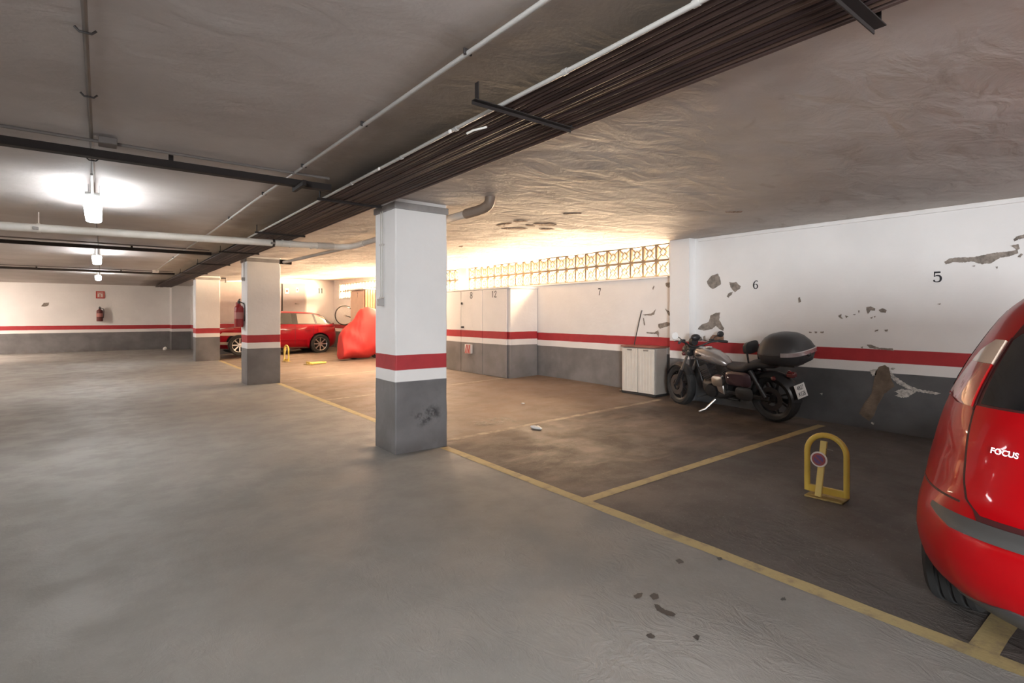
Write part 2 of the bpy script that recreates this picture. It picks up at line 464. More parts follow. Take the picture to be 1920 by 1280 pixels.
MB().box((7.245, 0, 2.545), (.03, 9.4, .05)).build('trim_5', M_WHITE, bev=.004)['kind'] = 'structure'

# openwork windows
BW, RH = .2718, .2715
def lattice_mesh():
    b = MB(); w, h, t = BW, RH, .018
    b.box((0, -w/2+t/2, 0), (.05, t, h)); b.box((0, w/2-t/2, 0), (.05, t, h))
    b.box((0, 0, -h/2+t/2), (.05, w-2*t, t)); b.box((0, 0, h/2-t/2), (.05, w-2*t, t))
    R = .066; q = [(0, R, 0), (0, 0, R), (0, -R, 0), (0, 0, -R)]
    for i in range(4):
        b.bar(q[i], q[(i+1) % 4], .05, .012, (1, 0, 0)) if False else b.bar(q[i], q[(i+1) % 4], .012, .04, (1, 0, 0))
    for sy in (-1, 1):
        for sz in (-1, 1):
            b.bar((0, sy*R*.5, sz*R*.5), (0, sy*(w/2-t), sz*(h/2-t)), .012, .036, (1, 0, 0))
    return b
def window(name, y0, n):
    root = bpy.data.objects.new(name, None); COL.objects.link(root); root.location = (XR+.055, y0, 2.03); root['kind'] = 'structure'
    MB().box((-.02, n*BW/2, -.012), (.15, n*BW+.02, .026)).build('sill', M_WHITE, root, bev=.004)
    first = None
    for r in range(2):
        for k in range(n):
            o = lattice_mesh().build('openwork_block', M_LATT, root, smooth=False) if first is None else first.copy()
            if first is None: first = o
            else: COL.objects.link(o)
            o.location = (0, (k+.5)*BW, (r+.5)*RH)
    return root
window('window_1', 5.28, 22)
window('window_2', 11.66, 32)
wallbox('trim_7', XR, XR+.14, 11.66+32*.2718+.005, 21.3, 2.03, 3.0, M_WHITE)
# short closing piece between pilaster and first block
wallbox('trim_6', XR, XR+.14, 5.0, 5.275, 2.02, 2.62, M_WHITE)

# double door in the back wall
door = bpy.data.objects.new('door_1', None); COL.objects.link(door); door['kind'] = 'structure'
xa, xb = atY(522, 560, 21)[0], atY(571, 560, 21)[0]
zt = atY(550, 533, 21)[2]; xm = xa+(xb-xa)*.12
MB().box(((xa+xb)/2, 20.99, zt/2+.06), (xb-xa+.12, .06, zt+.0)).build('door_frame', mat('door_frame_grey', (.42, .39, .37), .5), door, bev=.004)
MB().box(((xa+xm)/2-.01, 20.955, zt/2+.04), (xm-xa-.03, .04, zt-.06)).build('door_leaf', M_DOORG, door, bev=.004)
MB().box(((xm+xb)/2+.01, 20.955, zt/2+.04), (xb-xm-.03, .04, zt-.06)).build('door_leaf', M_DOORG, door, bev=.004)
MB().box((xm, 20.95, zt/2+.04), (.03, .03, zt-.06)).build('door_gap', M_DARK, door)
for (u0, v0, u1, v1) in ((534.5, 540.5, 541.5, 550.5), (555, 539, 559.5, 547.5)):
    a, c = atY(u0, v1, 20.93), atY(u1, v0, 20.93)
    MB().box(((a[0]+c[0])/2, 20.93, (a[2]+c[2])/2), (c[0]-a[0], .008, c[2]-a[2])).build('notice', M_SIGNW, door)
    MB().box(((a[0]+c[0])/2, 20.924, (a[2]+c[2])/2), ((c[0]-a[0])*.45, .006, (c[2]-a[2])*.35)).build('notice_print', M_SIGNR, door)
h = atY(554, 569, 20.92)
MB().tube([(h[0], 20.93, h[2]), (h[0], 20.88, h[2]), (h[0]+.12, 20.88, h[2])], .012).build('door_handle', M_STEEL, door)
# wall niche left of it, its shade painted as a darker ribbed panel
pa = atY(409, 530, 21)[0]; pb = atY(453, 530, 21)[0]
d2 = bpy.data.objects.new('niche_1', None); COL.objects.link(d2); d2['kind'] = 'structure'
MB().box(((pa+pb)/2+.0, 20.985, 1.835), (pb-pa, .03, 1.45)).build('niche_panel', mat('mauve_grey_niche', (.50, .42, .39), .55, var=.05), d2, bev=.004)
for k in range(7):
    MB().box(((pa+pb)/2, 20.966, 1.2+k*.2), (pb-pa-.02, .012, .012)).build('niche_rib', mat('mauve_grey_niche', (.50, .42, .39), .55), d2)

# parking lines painted on the floor
def strip(name, a, b, wd, m, n=24):
    a, b = V(*a), V(*b); d = (b-a).normalized(); s = V(-d.y, d.x)*(wd/2)
    mb = MB(); vs = []
    for i in range(n+1):
        p = a.lerp(b, i/n)
        for q in (p-s, p+s):
            vs.append((q.x+random.uniform(-.004, .004), q.y+random.uniform(-.004, .004), fz(q.x, q.y)+.0022))
    mb.add(vs, [(2*i, 2*i+2, 2*i+3, 2*i+1) for i in range(n)])
    return mb.build(name, m, floor, smooth=False)
strip('bay_line', (2.87, -6), (2.87, 4.88), .10, M_LINE, 60)
strip('bay_line', (2.87, 5.45), (2.87, 11.5), .10, M_LINE, 40)
strip('bay_line', (2.87, 12.15), (2.87, 18.3), .10, M_LINE, 40)
strip('bay_line', (2.92, .55), (7.2, .55), .10, M_LINE)
strip('bay_line', (2.92, 2.84), (7.0, 2.84), .095, M_LINE)
strip('bay_line', (2.92, 5.12), (6.9, 5.14), .09, M_LINE2)
strip('bay_line', (2.92, 8.78), (6.5, 8.68), .09, M_LINE2)
strip('bay_line', (2.92, 12.0), (7.2, 12.0), .09, M_LINE2)
strip('bay_line', (2.92, 17.9), (7.2, 17.9), .09, M_LINE2)

# ------------------------------------------------------------------ flat marks: bare plaster on walls, stains on floor
def zz(s, ox, oy, pts): return [(x/s+ox, y/s+oy) for x, y in pts]
def jag(pts, amp):
    """roughen an outline (pixel points)"""
    out = []; n = len(pts)
    for i in range(n):
        a, b = pts[i], pts[(i+1) % n]; L = math.hypot(b[0]-a[0], b[1]-a[1]); k = max(1, int(L/2.2))
        for j in range(k):
            t = j/k; out.append((a[0]+(b[0]-a[0])*t+random.uniform(-amp, amp), a[1]+(b[1]-a[1])*t+random.uniform(-amp, amp)))
    return out
def wpatch(X, parent, pts, m, name='bare_patch', amp=.5, d=.004):
    P = [atX(u, v, X) for u, v in jag(pts, amp)]
    return MB().prism(P, (-d, 0, 0)).build(name, m, parent, smooth=False)
Z8 = lambda *p: zz(2.909, 1260, 380, p)
near_patches = [
 (M_PLAST, [(190,430),(215,400),(250,385),(262,410),(268,445),(235,465),(222,470),(200,455)]),
 (M_PLAST, [(313,432),(330,435),(350,432),(375,455),(370,470),(352,480),(345,487),(328,472),(320,458)]),
 (M_PLAST, [(300,510),(310,492),(332,487),(325,500),(308,517)]),
 (M_PLAST, [(140,690),(160,665),(200,650),(210,615),(240,600),(262,598),(258,640),(285,685),(280,698),(262,690),(240,670),(215,690),(180,697)]),
 (M_BRICK, [(208,735),(222,720),(280,722),(284,755),(205,752)]),
 (M_PLAST, [(150,735),(160,728),(165,750),(150,755)]), (M_PLAST, [(172,728),(180,725),(184,755),(170,750)]),
 (M_PLAST, [(688,518),(700,515),(703,540),(690,545)]),
 (M_PLAST, [(1485,325),(1510,305),(1560,298),(1640,297),(1700,285),(1760,272),(1840,265),(1885,255),(1890,275),(1840,292),(1790,300),(1740,330),(1690,335),(1640,320),(1590,325),(1530,325),(1495,335)]),
 (M_PLAST, [(1845,235),(1890,225),(1898,250),(1880,260),(1870,245)]),
 (M_PLAST, [(1862,200),(1885,182),(1930,172),(1930,192),(1890,200),(1870,210)]),
 (M_PLAST, [(1885,295),(1905,275),(1915,280),(1900,298)]), (M_PLAST, [(1765,350),(1778,348),(1775,362)]), (M_PLAST, [(1635,345),(1655,342),(1650,349)]),
 (M_PLAST, [(908,618),(925,605),(922,620),(932,632),(918,630)]), (M_PLAST, [(945,612),(962,620),(950,628)]),
 (M_PLAST, [(1060,570),(1085,566),(1108,575),(1105,590),(1085,585),(1070,605),(1062,590)]),
 (M_PLAST, [(1128,585),(1150,575),(1172,585),(1165,600),(1140,597)]),
 (M_PLAST, [(1015,588),(1024,588),(1020,602)]), (M_PLAST, [(985,610),(1003,606),(1000,613)]),
 (M_PLAST, [(1080,628),(1095,620),(1090,632)]), (M_PLAST, [(1100,620),(1110,617),(1106,628)]),
 (M_PLAST, [(746,704),(763,703),(761,709),(748,709)]), (M_PLAST, [(778,702),(793,703),(791,711),(779,710)]), (M_PLAST, [(808,704),(828,702),(826,710),(810,710)]),
 (M_PLAST, [(1105,698),(1125,690),(1122,697),(1108,704)]), (M_PLAST, [(1160,692),(1178,690),(1176,702),(1164,702)]), (M_PLAST, [(1445,552),(1465,548),(1462,556)]),
 (M_PLAST, [(1060,775),(1080,772),(1130,790),(1205,795),(1210,808),(1150,800),(1080,792)]), (M_PLAST, [(1028,788),(1042,784),(1040,794)]),
 (M_BROWNST, [(1130,895),(1160,885),(1185,900),(1195,960),(1215,1000),(1160,1040),(1120,1110),(1100,1165),(1075,1190),(1020,1150),(1050,1090),(1090,1040),(1100,980),(1110,920)]),
 (M_SALT, [(1078,912),(1122,905),(1112,945),(1092,942)]),
 (M_SALT, [(1190,915),(1215,945),(1250,970),(1300,1000),(1350,1018),(1400,1026),(1465,1038),(1440,1046),(1370,1034),(1330,1030),(1280,1012),(1230,985),(1195,955)]),
 (M_SALT, [(1212,1030),(1250,1015),(1290,1020),(1330,1030),(1290,1060),(1250,1062),(1215,1052),(1240,1040)]),
 (M_SALT, [(1190,905),(1205,898),(1222,905),(1205,912)]), (M_SALT, [(805,1040),(820,1038),(818,1048)]), (M_SALT, [(1085,1195),(1105,1200),(1100,1210),(1086,1207)]),
]
for m, p in near_patches:
    wpatch(XN, wall_near, Z8(*p), m, amp=.9 if m is M_SALT else .5)
Z5 = lambda *p: zz(5.818, 1100, 440, p)
for p in ([(860,530),(885,520),(930,522),(935,560),(890,578),(868,560)], [(720,580),(735,555),(740,560),(725,605)],
          [(610,870),(650,865),(700,858),(720,850),(755,810),(735,870),(705,880),(640,878)], [(855,805),(900,835),(925,860),(900,885),(880,850)],
          [(780,975),(880,950),(925,965),(920,985),(800,1025),(785,1010)], [(655,1060),(740,1065),(780,1040),(790,1070),(785,1120),(765,1080),(700,1080),(655,1075)],
          [(614,905),(624,908),(638,985),(628,990)]):
    wpatch(XR, wall_far, Z5(*p), M_PLAST, amp=.3)
bl = bpy.data.objects['wall_back_left']
MB().prism([atY(u, v, 26.0) for u, v in jag([(77,574),(82,568),(92,567),(91,572),(84,575)], .3)], (0, -.006, 0)).build('bare_patch', M_PLAST, bl, smooth=False)
# broken rusty patch in the ceiling plaster
for p in ([(930,424),(945,417),(960,415),(955,419),(940,423),(936,427)], [(962,414),(985,412),(990,415),(968,418)], [(1000,418),(1030,416),(1045,421),(1038,426),(1012,424)],
          [(940,428),(965,425),(990,428),(978,431),(950,431)], [(1010,428),(1035,427),(1040,430),(1015,432)], [(985,420),(1000,421),(1003,425),(988,424)],
          [(1055,400),(1090,398),(1088,401),(1058,403)], [(1360,396),(1392,395),(1390,398),(1362,399)], [(860,462),(868,460),(866,465)]):
    P = []; vm = sum(q[1] for q in p)/len(p)
    for u, v in jag([(q[0], vm+(q[1]-vm)*.5) for q in p], .35):
        a, b_, c = ray(u, v); z = 2.57
        for _ in range(4): z = czn(a*(z-CAMH)/c, b_*(z-CAMH)/c)-.002
        P.append((a*(z-CAMH)/c, b_*(z-CAMH)/c, z))
    MB().prism(P, (0, 0, -.004)).build('bare_patch', M_RUST, ceiling, smooth=False)
Z2 = lambda *p: zz(1.882, 900, 700, p)
for p in ([(540,785),(560,776),(575,775),(570,790),(552,797)], [(597,785),(612,777),(628,780),(633,794),(612,800)], [(613,814),(630,818),(650,835),(672,840),(692,850),(682,860),(652,852),(625,838)],
          [(583,925),(602,917),(620,930),(612,937),(595,934)], [(750,930),(762,922),(777,928),(768,945)], [(690,660),(706,655),(720,668),(702,672)], [(1058,797),(1076,790),(1082,800),(1066,805)], [(655,527),(672,528),(668,534)], [(835,652),(852,650),(856,660),(842,662)]):
    P = [V(*atF(u, v))+V(0, 0, .0032) for u, v in jag(Z2(*p), .8)]
    MB().add(P, [tuple(range(len(P)))]).build('oil_stain', M_OIL, floor, smooth=False)

# stencilled bay numbers (serif strokes)
def ribbon(name, strokes, X, cy, cz_, h, parent, m=M_BLACKP):
    """strokes: lists of (x, y, width) in a 0..1 box, drawn on a wall facing -X"""
    b = MB()
    for st in strokes:
        P = smoothpts([(x, y, w) for x, y, w in st], 2) if len(st) > 2 else [V(*q) for q in st]
        L, R = [], []
        for i, p in enumerate(P):
            t = P[min(i+1, len(P)-1)]-P[max(i-1, 0)]; t = V(t.x, t.y).normalized() if V(t.x, t.y).length else V(1, 0)
            nn = V(-t.y, t.x)*p.z/2
            L.append(V(p.x, p.y)+nn); R.append(V(p.x, p.y)-nn)
        n = len(P)
        vs = [(X-.002, cy-(q.x-.35)*h, cz_+(q.y-.5)*h) for q in L+R]
        b.add(vs, [(i, i+1, n+i+1, n+i) for i in range(n-1)])
    return b.build(name, m, parent, smooth=False)
S5 = [[(.12, .93, .17), (.62, .93, .17)], [(.17, .95, .10), (.14, .52, .07)], [(.14, .55, .05), (.30, .64, .10), (.58, .60, .16), (.66, .34, .2), (.58, .06, .14), (.30, .02, .08), (.10, .10, .10), (.10, .2, .1)], [(.08, .17, .13), (.2, .17, .13)]]
S6 = [[(.56, .93, .07), (.36, .92, .08), (.15, .62, .16), (.12, .35, .18), (.2, .06, .12), (.38, .0, .07), (.55, .06, .12), (.62, .28, .16), (.52, .5, .12), (.36, .54, .06), (.2, .42, .05)], [(.5, .86, .12), (.6, .86, .12)]]
S7 = [[(.1, .95, .15), (.6, .95, .15)], [(.6, .92, .1), (.36, .45, .12), (.3, .02, .14)]]
S1 = [[(.35, .0, .14), (.35, .98, .14)], [(.2, .8, .06), (.35, .95, .08)]]
S2 = [[(.1, .7, .14), (.2, .95, .08), (.5, .95, .12), (.55, .7, .14), (.1, .05, .1)], [(.08, .06, .13), (.62, .06, .13)]]
S8 = [[(.35, .5, .08), (.12, .65, .12), (.12, .9, .12), (.35, .98, .08), (.58, .9, .12), (.58, .65, .12), (.35, .5, .08), (.1, .38, .14), (.1, .08, .14), (.35, .01, .08), (.6, .08, .14), (.6, .38, .14), (.35, .5, .08)]]
p = atX(1757, 519, XN); ribbon('bay_number', S5, XN, p[1], p[2], .115, wall_near)
p = atX(1416.5, 533, XN); ribbon('bay_number', S6, XN, p[1], p[2], .12, wall_near)
p = atX(1124, 547, XR); ribbon('bay_number', S7, XR, p[1], p[2], .13, wall_far)
def ribbonY(strokes, Y, cx, cz_, h, parent, name='bay_number', m=M_BLACKP):
    o = ribbon(name, strokes, 0, 0, 0, h, parent, m)
    for v_ in o.data.vertices: v_.co = V(cx-v_.co.y, Y+v_.co.x, cz_+v_.co.z)
    return o
bkr = bpy.data.objects['wall_back_right']
p = atY(598.5, 545, 21); ribbonY(S1, 20.996, p[0], p[2], .2, bkr)
p = atY(603.5, 545, 21); ribbonY(S1, 20.996, p[0], p[2], .2, bkr)

# ------------------------------------------------------------------ columns
def column(x0, x1, y0, y1, label, seed):
    r = thing('column', label, 'column', ((x0+x1)/2, (y0+y1)/2, 0), group='square banded columns along the aisle')
    w_, d_ = x1-x0, y1-y0
    b = MB(); n = 14; rr = random.Random(seed)
    for i in range(n+1):
        z = -.02+2.6*i/n
        b.v += [(sx*w_/2+rr.uniform(-.004, .004), sy*d_/2+rr.uniform(-.004, .004), z) for sx, sy in ((-1, -1), (1, -1), (1, 1), (-1, 1))]
    b.f += [(4*i+k, 4*i+(k+1) % 4, 4*i+4+(k+1) % 4, 4*i+4+k) for i in range(n) for k in range(4)]+[(3, 2, 1, 0), (4*n, 4*n+1, 4*n+2, 4*n+3)]
    b.build('shaft', M_WALL, r, bev=.012, smooth=True)
    MB().box((0, 0, 2.50), (w_+.03, d_+.03, .07)).build('shade_band', mat('shadow_grey', (.36, .34, .33), .7, var=.15), r, bev=.01)  # grey collar stands in for the shadow band under the ceiling
    return r
col1 = column(2.33, 2.925, 4.92, 5.42, 'nearest square column, white with red band and scuffed grey foot', 1)
col2 = column(2.30, 2.93, 11.6, 12.15, 'second square column along the yellow line, in front of far red car', 2)
col3 = column(2.24, 2.89, 18.4, 18.95, 'farthest square column, left of the far red car front', 3)
# scuffs on the nearest column
def smudge_mat(name, col, rx, ry, ax, k):
    n = NT(name); tc = n.t.nodes.new('ShaderNodeTexCoord'); sp = n.t.nodes.new('ShaderNodeSeparateXYZ'); n.link(tc.outputs['Object'], sp.inputs[0])
    r = n.math('SQRT', n.math('ADD', n.math('POWER', n.math('DIVIDE', sp.outputs[0], rx), 2), n.math('POWER', n.math('DIVIDE', sp.outputs[ax], ry), 2)))
    a = n.math('MULTIPLY', n.ramp(r, .25, 1, 1, 0), n.ramp(n.noise(9, 6, rough=.65), .42, .62))
    n.link(n.math('MULTIPLY', a, k), n.b.inputs['Alpha'])
    return n.out(col, .6)
p = atF(930, 790)
o = MB().add([(-.5, -.32, 0), (.5, -.32, 0), (.5, .32, 0), (-.5, .32, 0)], [(0, 1, 2, 3)]).build('worn_patch', smudge_mat('pale_worn_patch', (.40, .35, .30), .5, .3, 1, .8), floor, smooth=False)
o.location = (p[0], p[1], p[2]+.006)
o = MB().add([(-.24, 0, -.17), (.24, 0, -.17), (.24, 0, .17), (-.24, 0, .17)], [(0, 1, 2, 3)]).build('scuff', smudge_mat('soft_dark_scuff', (.035, .034, .037), .22, .15, 2, .75), col1, smooth=False)
o.location = (.05, -.2555, .36)

# ------------------------------------------------------------------ ceiling services
pb_ = thing('pipe_bundle', 'wide brown bundle of parallel pipes hung under the ceiling', 'pipes', (1.9, 0, 2.476))
NP = 17
pm = [M_PIPEB, M_PIPEB2, M_PIPEB, M_PIPEB3, M_PIPEB2]
protos = {}
for i in range(NP):
    m = random.choice(pm); x = 1.657+i*.0305-1.9
    key = (m.name, i % 2)
    if key not in protos:
        rr = random.Random(i); pts = [(rr.uniform(-.003, .003), y, rr.uniform(-.004, .004)) for y in [-4+k*1.5 for k in range(20)]]
        protos[key] = MB().tube(pts, .0138, 8).build('pipe', m, pb_)
        o = protos[key]
    else:
        o = protos[key].copy(); COL.objects.link(o); o.parent = pb_
    o.location = (x, 0, random.uniform(-.006, .006))
MB().box((.0, 10.2, .026), (.49, 28.4, .006)).build('backing_plate', M_IRON, pb_, smooth=False)
for (y, x0, x1) in ((.72, -.45, .355), (2.17, -.46, .21), (4.85, -.36, .26), (7.3, -.36, .26), (9.9, -.36, .26), (12.5, -.36, .26), (15.5, -.36, .26)):
    b = MB().box(((x0+x1)/2, y, -.025), (x1-x0, .05 if y < 1 else .034, .005)); b.box(((x0+x1)/2, y+.015, -.033), (x1-x0, .005, .02))
    b.box((x0+.02, y, .02), (.006, .03, .09)); b.box((x1-.02, y, .02), (.006, .03, .09))
    b.build('bracket', M_IRON, pb_, bev=.001)
pc = thing('edge_conduit', 'thick white conduit along the left edge of the brown pipe bundle', 'pipe', (1.607, 0, 2.463))
MB().tube([(random.uniform(-.004, .004), y, random.uniform(-.003, .003)) for y in [-3, -1, .5, 1.5, 2.5, 4, 5.5, 7, 8.2]], .0105, 12).build('pipe', M_COND, pc)
for y in (1.05, 1.7, 2.6, 3.3, 4.2): MB().lathe([(.001, -.014), (.014, -.014), (.014, .014), (.001, .014)], (0, y, 0), 'y', 12).build('coupling', M_COND, pc)
for y in (2.62, 3.6): MB().box((-.03, y, -.016), (.012, .02, .02)).build('clip', M_PAPER, pc, bev=.003)
o = MB().tube([(.085, 2.42, -.022), (.05, 2.50, -.026), (.047, 2.56, -.028)], .006, 8).build('loose_strap', M_PAPER, pc)
tc_ = thing('ceiling_conduit', 'long thin white conduit clipped to ceiling beside the brown pipe bundle', 'pipe', (1.22, 0, 2.535))
pts = [(.05, -2, 0), (.05, 1.4, 0), (.04, 2.2, .004), (.02, 3.1, -.004), (.01, 4.1, 0), (-.01, 6, .003), (-.02, 8.1, 0), (-.06, 11, .003), (-.10, 16.5, 0)]
MB().tube(pts, .011, 10).build('pipe', M_COND, tc_)
def onpath(y):
    for a, b in zip(pts, pts[1:]):
        if a[1] <= y <= b[1]:
            t = (y-a[1])/(b[1]-a[1]); return V(*a).lerp(V(*b), t)
for y in (.9, 1.95, 3.05, 4.2, 5.4, 7.0, 9.5, 12.5):
    q = onpath(y); MB().box((q.x, y, q.z+.006), (.042, .010, .028)).build('clip', M_CLIP, tc_, bev=.003)
MB().box((-.10, 16.6, -.01), (.14, .14, .07)).build('junction_box', M_PAPER, tc_, bev=.01)
lc = thing('lamp_conduit', 'thin dull grey conduit on the ceiling running to the lamps', 'pipe', (-.05, 0, 2.55))
MB().tube([(0, -2, 0), (0, 6, 0), (.02, 12, 0), (.02, 20, 0)], .010, 8).build('pipe', M_CONDD, lc)
for y in (2.1, 2.35+.4, 3.55, 5.0): MB().tube([(-.035, y, .004), (-.02, y, -.012), (.02, y, -.012), (.035, y, .004)], .005, 6).build('clip', M_CLIP, lc)

def cable_tray(y, label, stub, n=1):
    t = thing('cable_tray', label, 'cable tray', (0, y, 2.47), group='dark cable trays crossing the aisle ceiling')
    MB().box((-2.2, 0, -.012), (7.5, .07, .006)).box((-2.2, -.034, .012), (7.5, .005, .05)).build('tray', M_IRON, t, bev=.001)
    MB().tube([(-5.9, .0, .012), (1.5, .0, .012)], .018, 8).build('cable', M_PIPEB2, t)
    MB().tube([(-5.9, -.17, .06), (-3, -.165, .058), (-.6, -.17, .06), (1.5, -.13, .06)], .011, 8).build('conduit', M_CONDD, t)
    if stub: MB().box((1.28, -.05, -.02), (.03, .30, .045)).build('bracket', M_IRON, t, bev=.004)
    for x in (-4, -1.2, .4): MB().box((x, 0, .04), (.03, .012, .09)).build('hanger', M_IRON, t)
    return t
cable_tray(4.55, 'nearest dark cable tray crossing the ceiling at upper left', True)
cable_tray(10.75, 'second dark cable tray, just beyond the white drain pipe', False)
cable_tray(16.7, 'farthest dark cable tray in front of the last lamp', False)
MB().box((.085-.05, 4.38, 2.53), (.10, .12, .045)).build('junction_box', M_CONDD, lc, bev=.006).location = (.05, 0, -2.55)

dp = thing('drain_pipe', 'thick white plastic drain pipe crossing under the ceiling', 'pipe', (0, 7.9, 2.372))
MB().tube([(-5.9, 0, -.09), (2.55, 0, .04)], .046, 20).build('pipe', M_PVC, dp)
MB().tube([(2.5, 0, .04), (2.74, 0, .045)], .053, 20).build('socket', M_PVCG, dp)
MB().tube(smoothpts([(2.72, 0, .045), (2.86, 0, .047), (3.0, -.13, .055), (3.02, -.5, .065)], 2), .046, 16).build('elbow', M_PVC, dp)
MB().tube([(3.02, -.45, .065), (3.03, -3.3, .085)], .042, 16).build('branch_pipe', M_PVCG, dp)
MB().tube(smoothpts([(3.03, -3.2, .085), (3.03, -3.5, .085), (3.03, -3.62, .12), (3.03, -3.63, .2)], 2), .052, 16).build('end_elbow', mat('brown_pipe_elbow', (.22, .16, .12), .5), dp)
MB().tube([(3.02, -.1, .06), (2.85, 3.4, .07)], .03, 14).build('branch_pipe', M_PVCG, dp)
MB().box((2.9, 3.2, .075), (.22, .05, .09)).build('bracket', M_IRON, dp, bev=.003)
for x in (-.55, 1.9):
    zc = .1*(x+5.9)/8.4*1.3-.09
    b = MB().lathe([(.053, -.015), (.053, .015), (.047, .015), (.047, -.015)], (x, 0, zc), 'x', 20, close=True)
    b.tube([(x, 0, zc+.05), (x, 0, .17)], .006, 6); b.build('hanger', M_PVC if x < 0 else M_CLIP, dp)
    MB().box((x-.02, -.06, zc-.01), (.05, .03, .03)).build('clamp_bolt', M_STEEL, dp, bev=.003)
for x in (2.02, 2.13, 2.42): MB().lathe([(.052, -.012), (.052, .012), (.046, .012), (.046, -.012)], (x, 0, .034), 'x', 20, close=True).build('joint_ring', M_PVC, dp)

def batten(y, label):
    t = thing('batten_light', label, 'lamp', (-.06, y, 2.57), group='glowing batten lamps over the aisle')
    MB().box((0, 0, -.125), (.105, 1.27, .035)).build('housing', M_HOUS, t, bev=.008)
    MB().loft([(-.64, 0, -.165, .055, .022, 3), (-.625, 0, -.165, .068, .036, 3), (.625, 0, -.165, .068, .036, 3), (.64, 0, -.165, .055, .022, 3)], 20, 'y').build('diffuser', M_TUBE, t)
    for yy in (-.4, .4):
        for xx in (-.03, .05): MB().box((xx, yy, -.06), (.006, .02, .12)).build('mount', M_HOUS, t)
    MB().tube(smoothpts([(0, -1.0, -.03), (0, -.75, -.05), (0, -.66, -.11), (0, -.62, -.12)], 2), .010, 8).build('cable', M_COND, t)
    return t
batten(6.5, 'nearest glowing white batten lamp over the aisle at left')
batten(12.4, 'second glowing lamp, just beyond the second dark cable tray')
batten(18.4, 'farthest glowing lamp near the back wall')
batten(.5, 'lamp overhead, out of the frame above the viewer')
batten(-4.4, 'lamp behind the viewer, out of the frame')

def wire(name, label, x, y, ztop, zbot, boxw):
    t = thing(name, label, 'conduit', (x, y, 0))
    MB().tube([(0, 0, ztop), (0, 0, zbot+.05)], .006, 8).build('pipe', M_PVCG, t)
    MB().tube([(0, .045, ztop), (0, .045, zbot+.05)], .005, 8).build('pipe', M_PVCG, t)
    for z in (ztop-.35, ztop-.9): MB().box((0, .02, z), (.022, .08, .016)).build('clip', M_PVCG, t)
    MB().box((-.012, .02, zbot), (.06, boxw, boxw*1.2)).build('switch_box', mat('grey_switch_box', (.42, .39, .37), .5), t, bev=.006)
    MB().box((-.045, .02, zbot), (.012, boxw*.5, boxw*.6)).build('rocker', M_PVCG, t, bev=.003)
    return t
wire('switch_conduit', 'thin conduit with a grey switch box on the nearest column', 2.316, 5.2, 2.48, 1.53, .062)
wire('switch_conduit', 'short thin conduit on the left side of the second column', 2.286, 11.8, 2.5, 2.12, .06)
dt = thing('corner_camera', 'small dark fitting at the top right of the farthest column', 'sensor', (2.96, 18.6, 2.52))
MB().box((.06, 0, .02), (.13, .05, .04)).build('arm', M_IRON, dt, bev=.004); MB().tube([(.12, 0, .02), (.12, 0, -.12)], .025, 10).build('head', M_CONDD, dt)

# ------------------------------------------------------------------ lockers
lk = thing('storage_locker', 'built-in white storage locker with numbered doors below the openwork window', 'locker')
LX, LY0, LY1, LZ = 6.55, 8.55, 11.75, 1.945
MB().box(((LX+XR)/2, (LY0+LY1)/2, LZ/2), (XR-LX-.035, LY1-LY0, LZ)).build('body', M_LOCK, lk, bev=.006)
ys = [8.62, 9.49, 10.36, 11.7]
for i in range(3):
    d = MB().box((LX-.012, (ys[i]+ys[i+1])/2, (LZ+.1)/2), (.024, ys[i+1]-ys[i]-.014, LZ-.12)).build('door', M_LOCK, lk, bev=.004)
    if i < 2:
        ribbon('locker_number', S8 if i else S1, LX-.026, (ys[i]+ys[i+1])/2+(.05 if i == 0 else 0), LZ-.11, .14, d)
        if i == 0: ribbon('locker_number', S2, LX-.026, (ys[i]+ys[i+1])/2-.05, LZ-.11, .14, d)
    if i == 1:
        MB().box((LX-.035, ys[2]-.05, 1.66), (.03, .04, .05)).build('latch', M_BLKPL, d, bev=.004)
        MB().box((LX-.035, ys[2]-.08, 1.12), (.03, .09, .04)).build('latch', M_BLKPL, d, bev=.004)
MB().box(((LX+XR)/2-.02, (LY0+LY1)/2, LZ+.012), (XR-LX+.01, LY1-LY0+.03, .028)).build('top_board', M_WHITE, lk, bev=.004)
ws = thing('warning_panel', 'small red and white striped warning panel on the grey foot of locker door', 'panel', (LX-.06, 9.98, .64))
MB().box((0, 0, 0), (.06, .23, .20)).build('panel', M_SIGNW, ws, bev=.004)
for k in range(4):
    y = .11-k*.062
    q = [(-.0315, max(-.112, min(.112, a)), c) for a, c in ((y+.0, -.097), (y-.034, -.097), (y-.094, .097), (y-.06, .097))]
    MB().prism(q, (-.002, 0, 0)).build('stripe', M_SIGNR, ws, smooth=False)

# wooden locker at the back right
wl = thing('wooden_locker', 'pale wooden slatted locker behind the red covered motorcycle', 'locker')
wx0, wy0, wy1, wz = 6.62, 16.2, 17.42, 2.2
MB().box(((wx0+XR)/2, (wy0+wy1)/2, wz/2+.05), (XR-wx0-.04, wy1-wy0-.02, wz-.1)).build('body', M_TAN, wl, bev=.004)
MB().box((wx0-.008, (wy0+wy1)/2, wz/2+.07), (.02, wy1-wy0-.1, wz-.2)).build('door', M_TAN, wl, bev=.004)
ribbon('locker_number', S7, wx0-.02, 16.75, 2.04, .15, wl)
for k in range(8):
    MB().box((wx0+.04+k*.084, wy0-.012, wz/2+.07), (.06, .024, wz-.14)).build('slat', M_WOOD, wl, bev=.004)
MB().box(((wx0+XR)/2-.04, (wy0+wy1)/2, wz+.03), (XR-wx0+.06, wy1-wy0+.1, .04)).build('top_board', M_WHITE, wl, bev=.004)

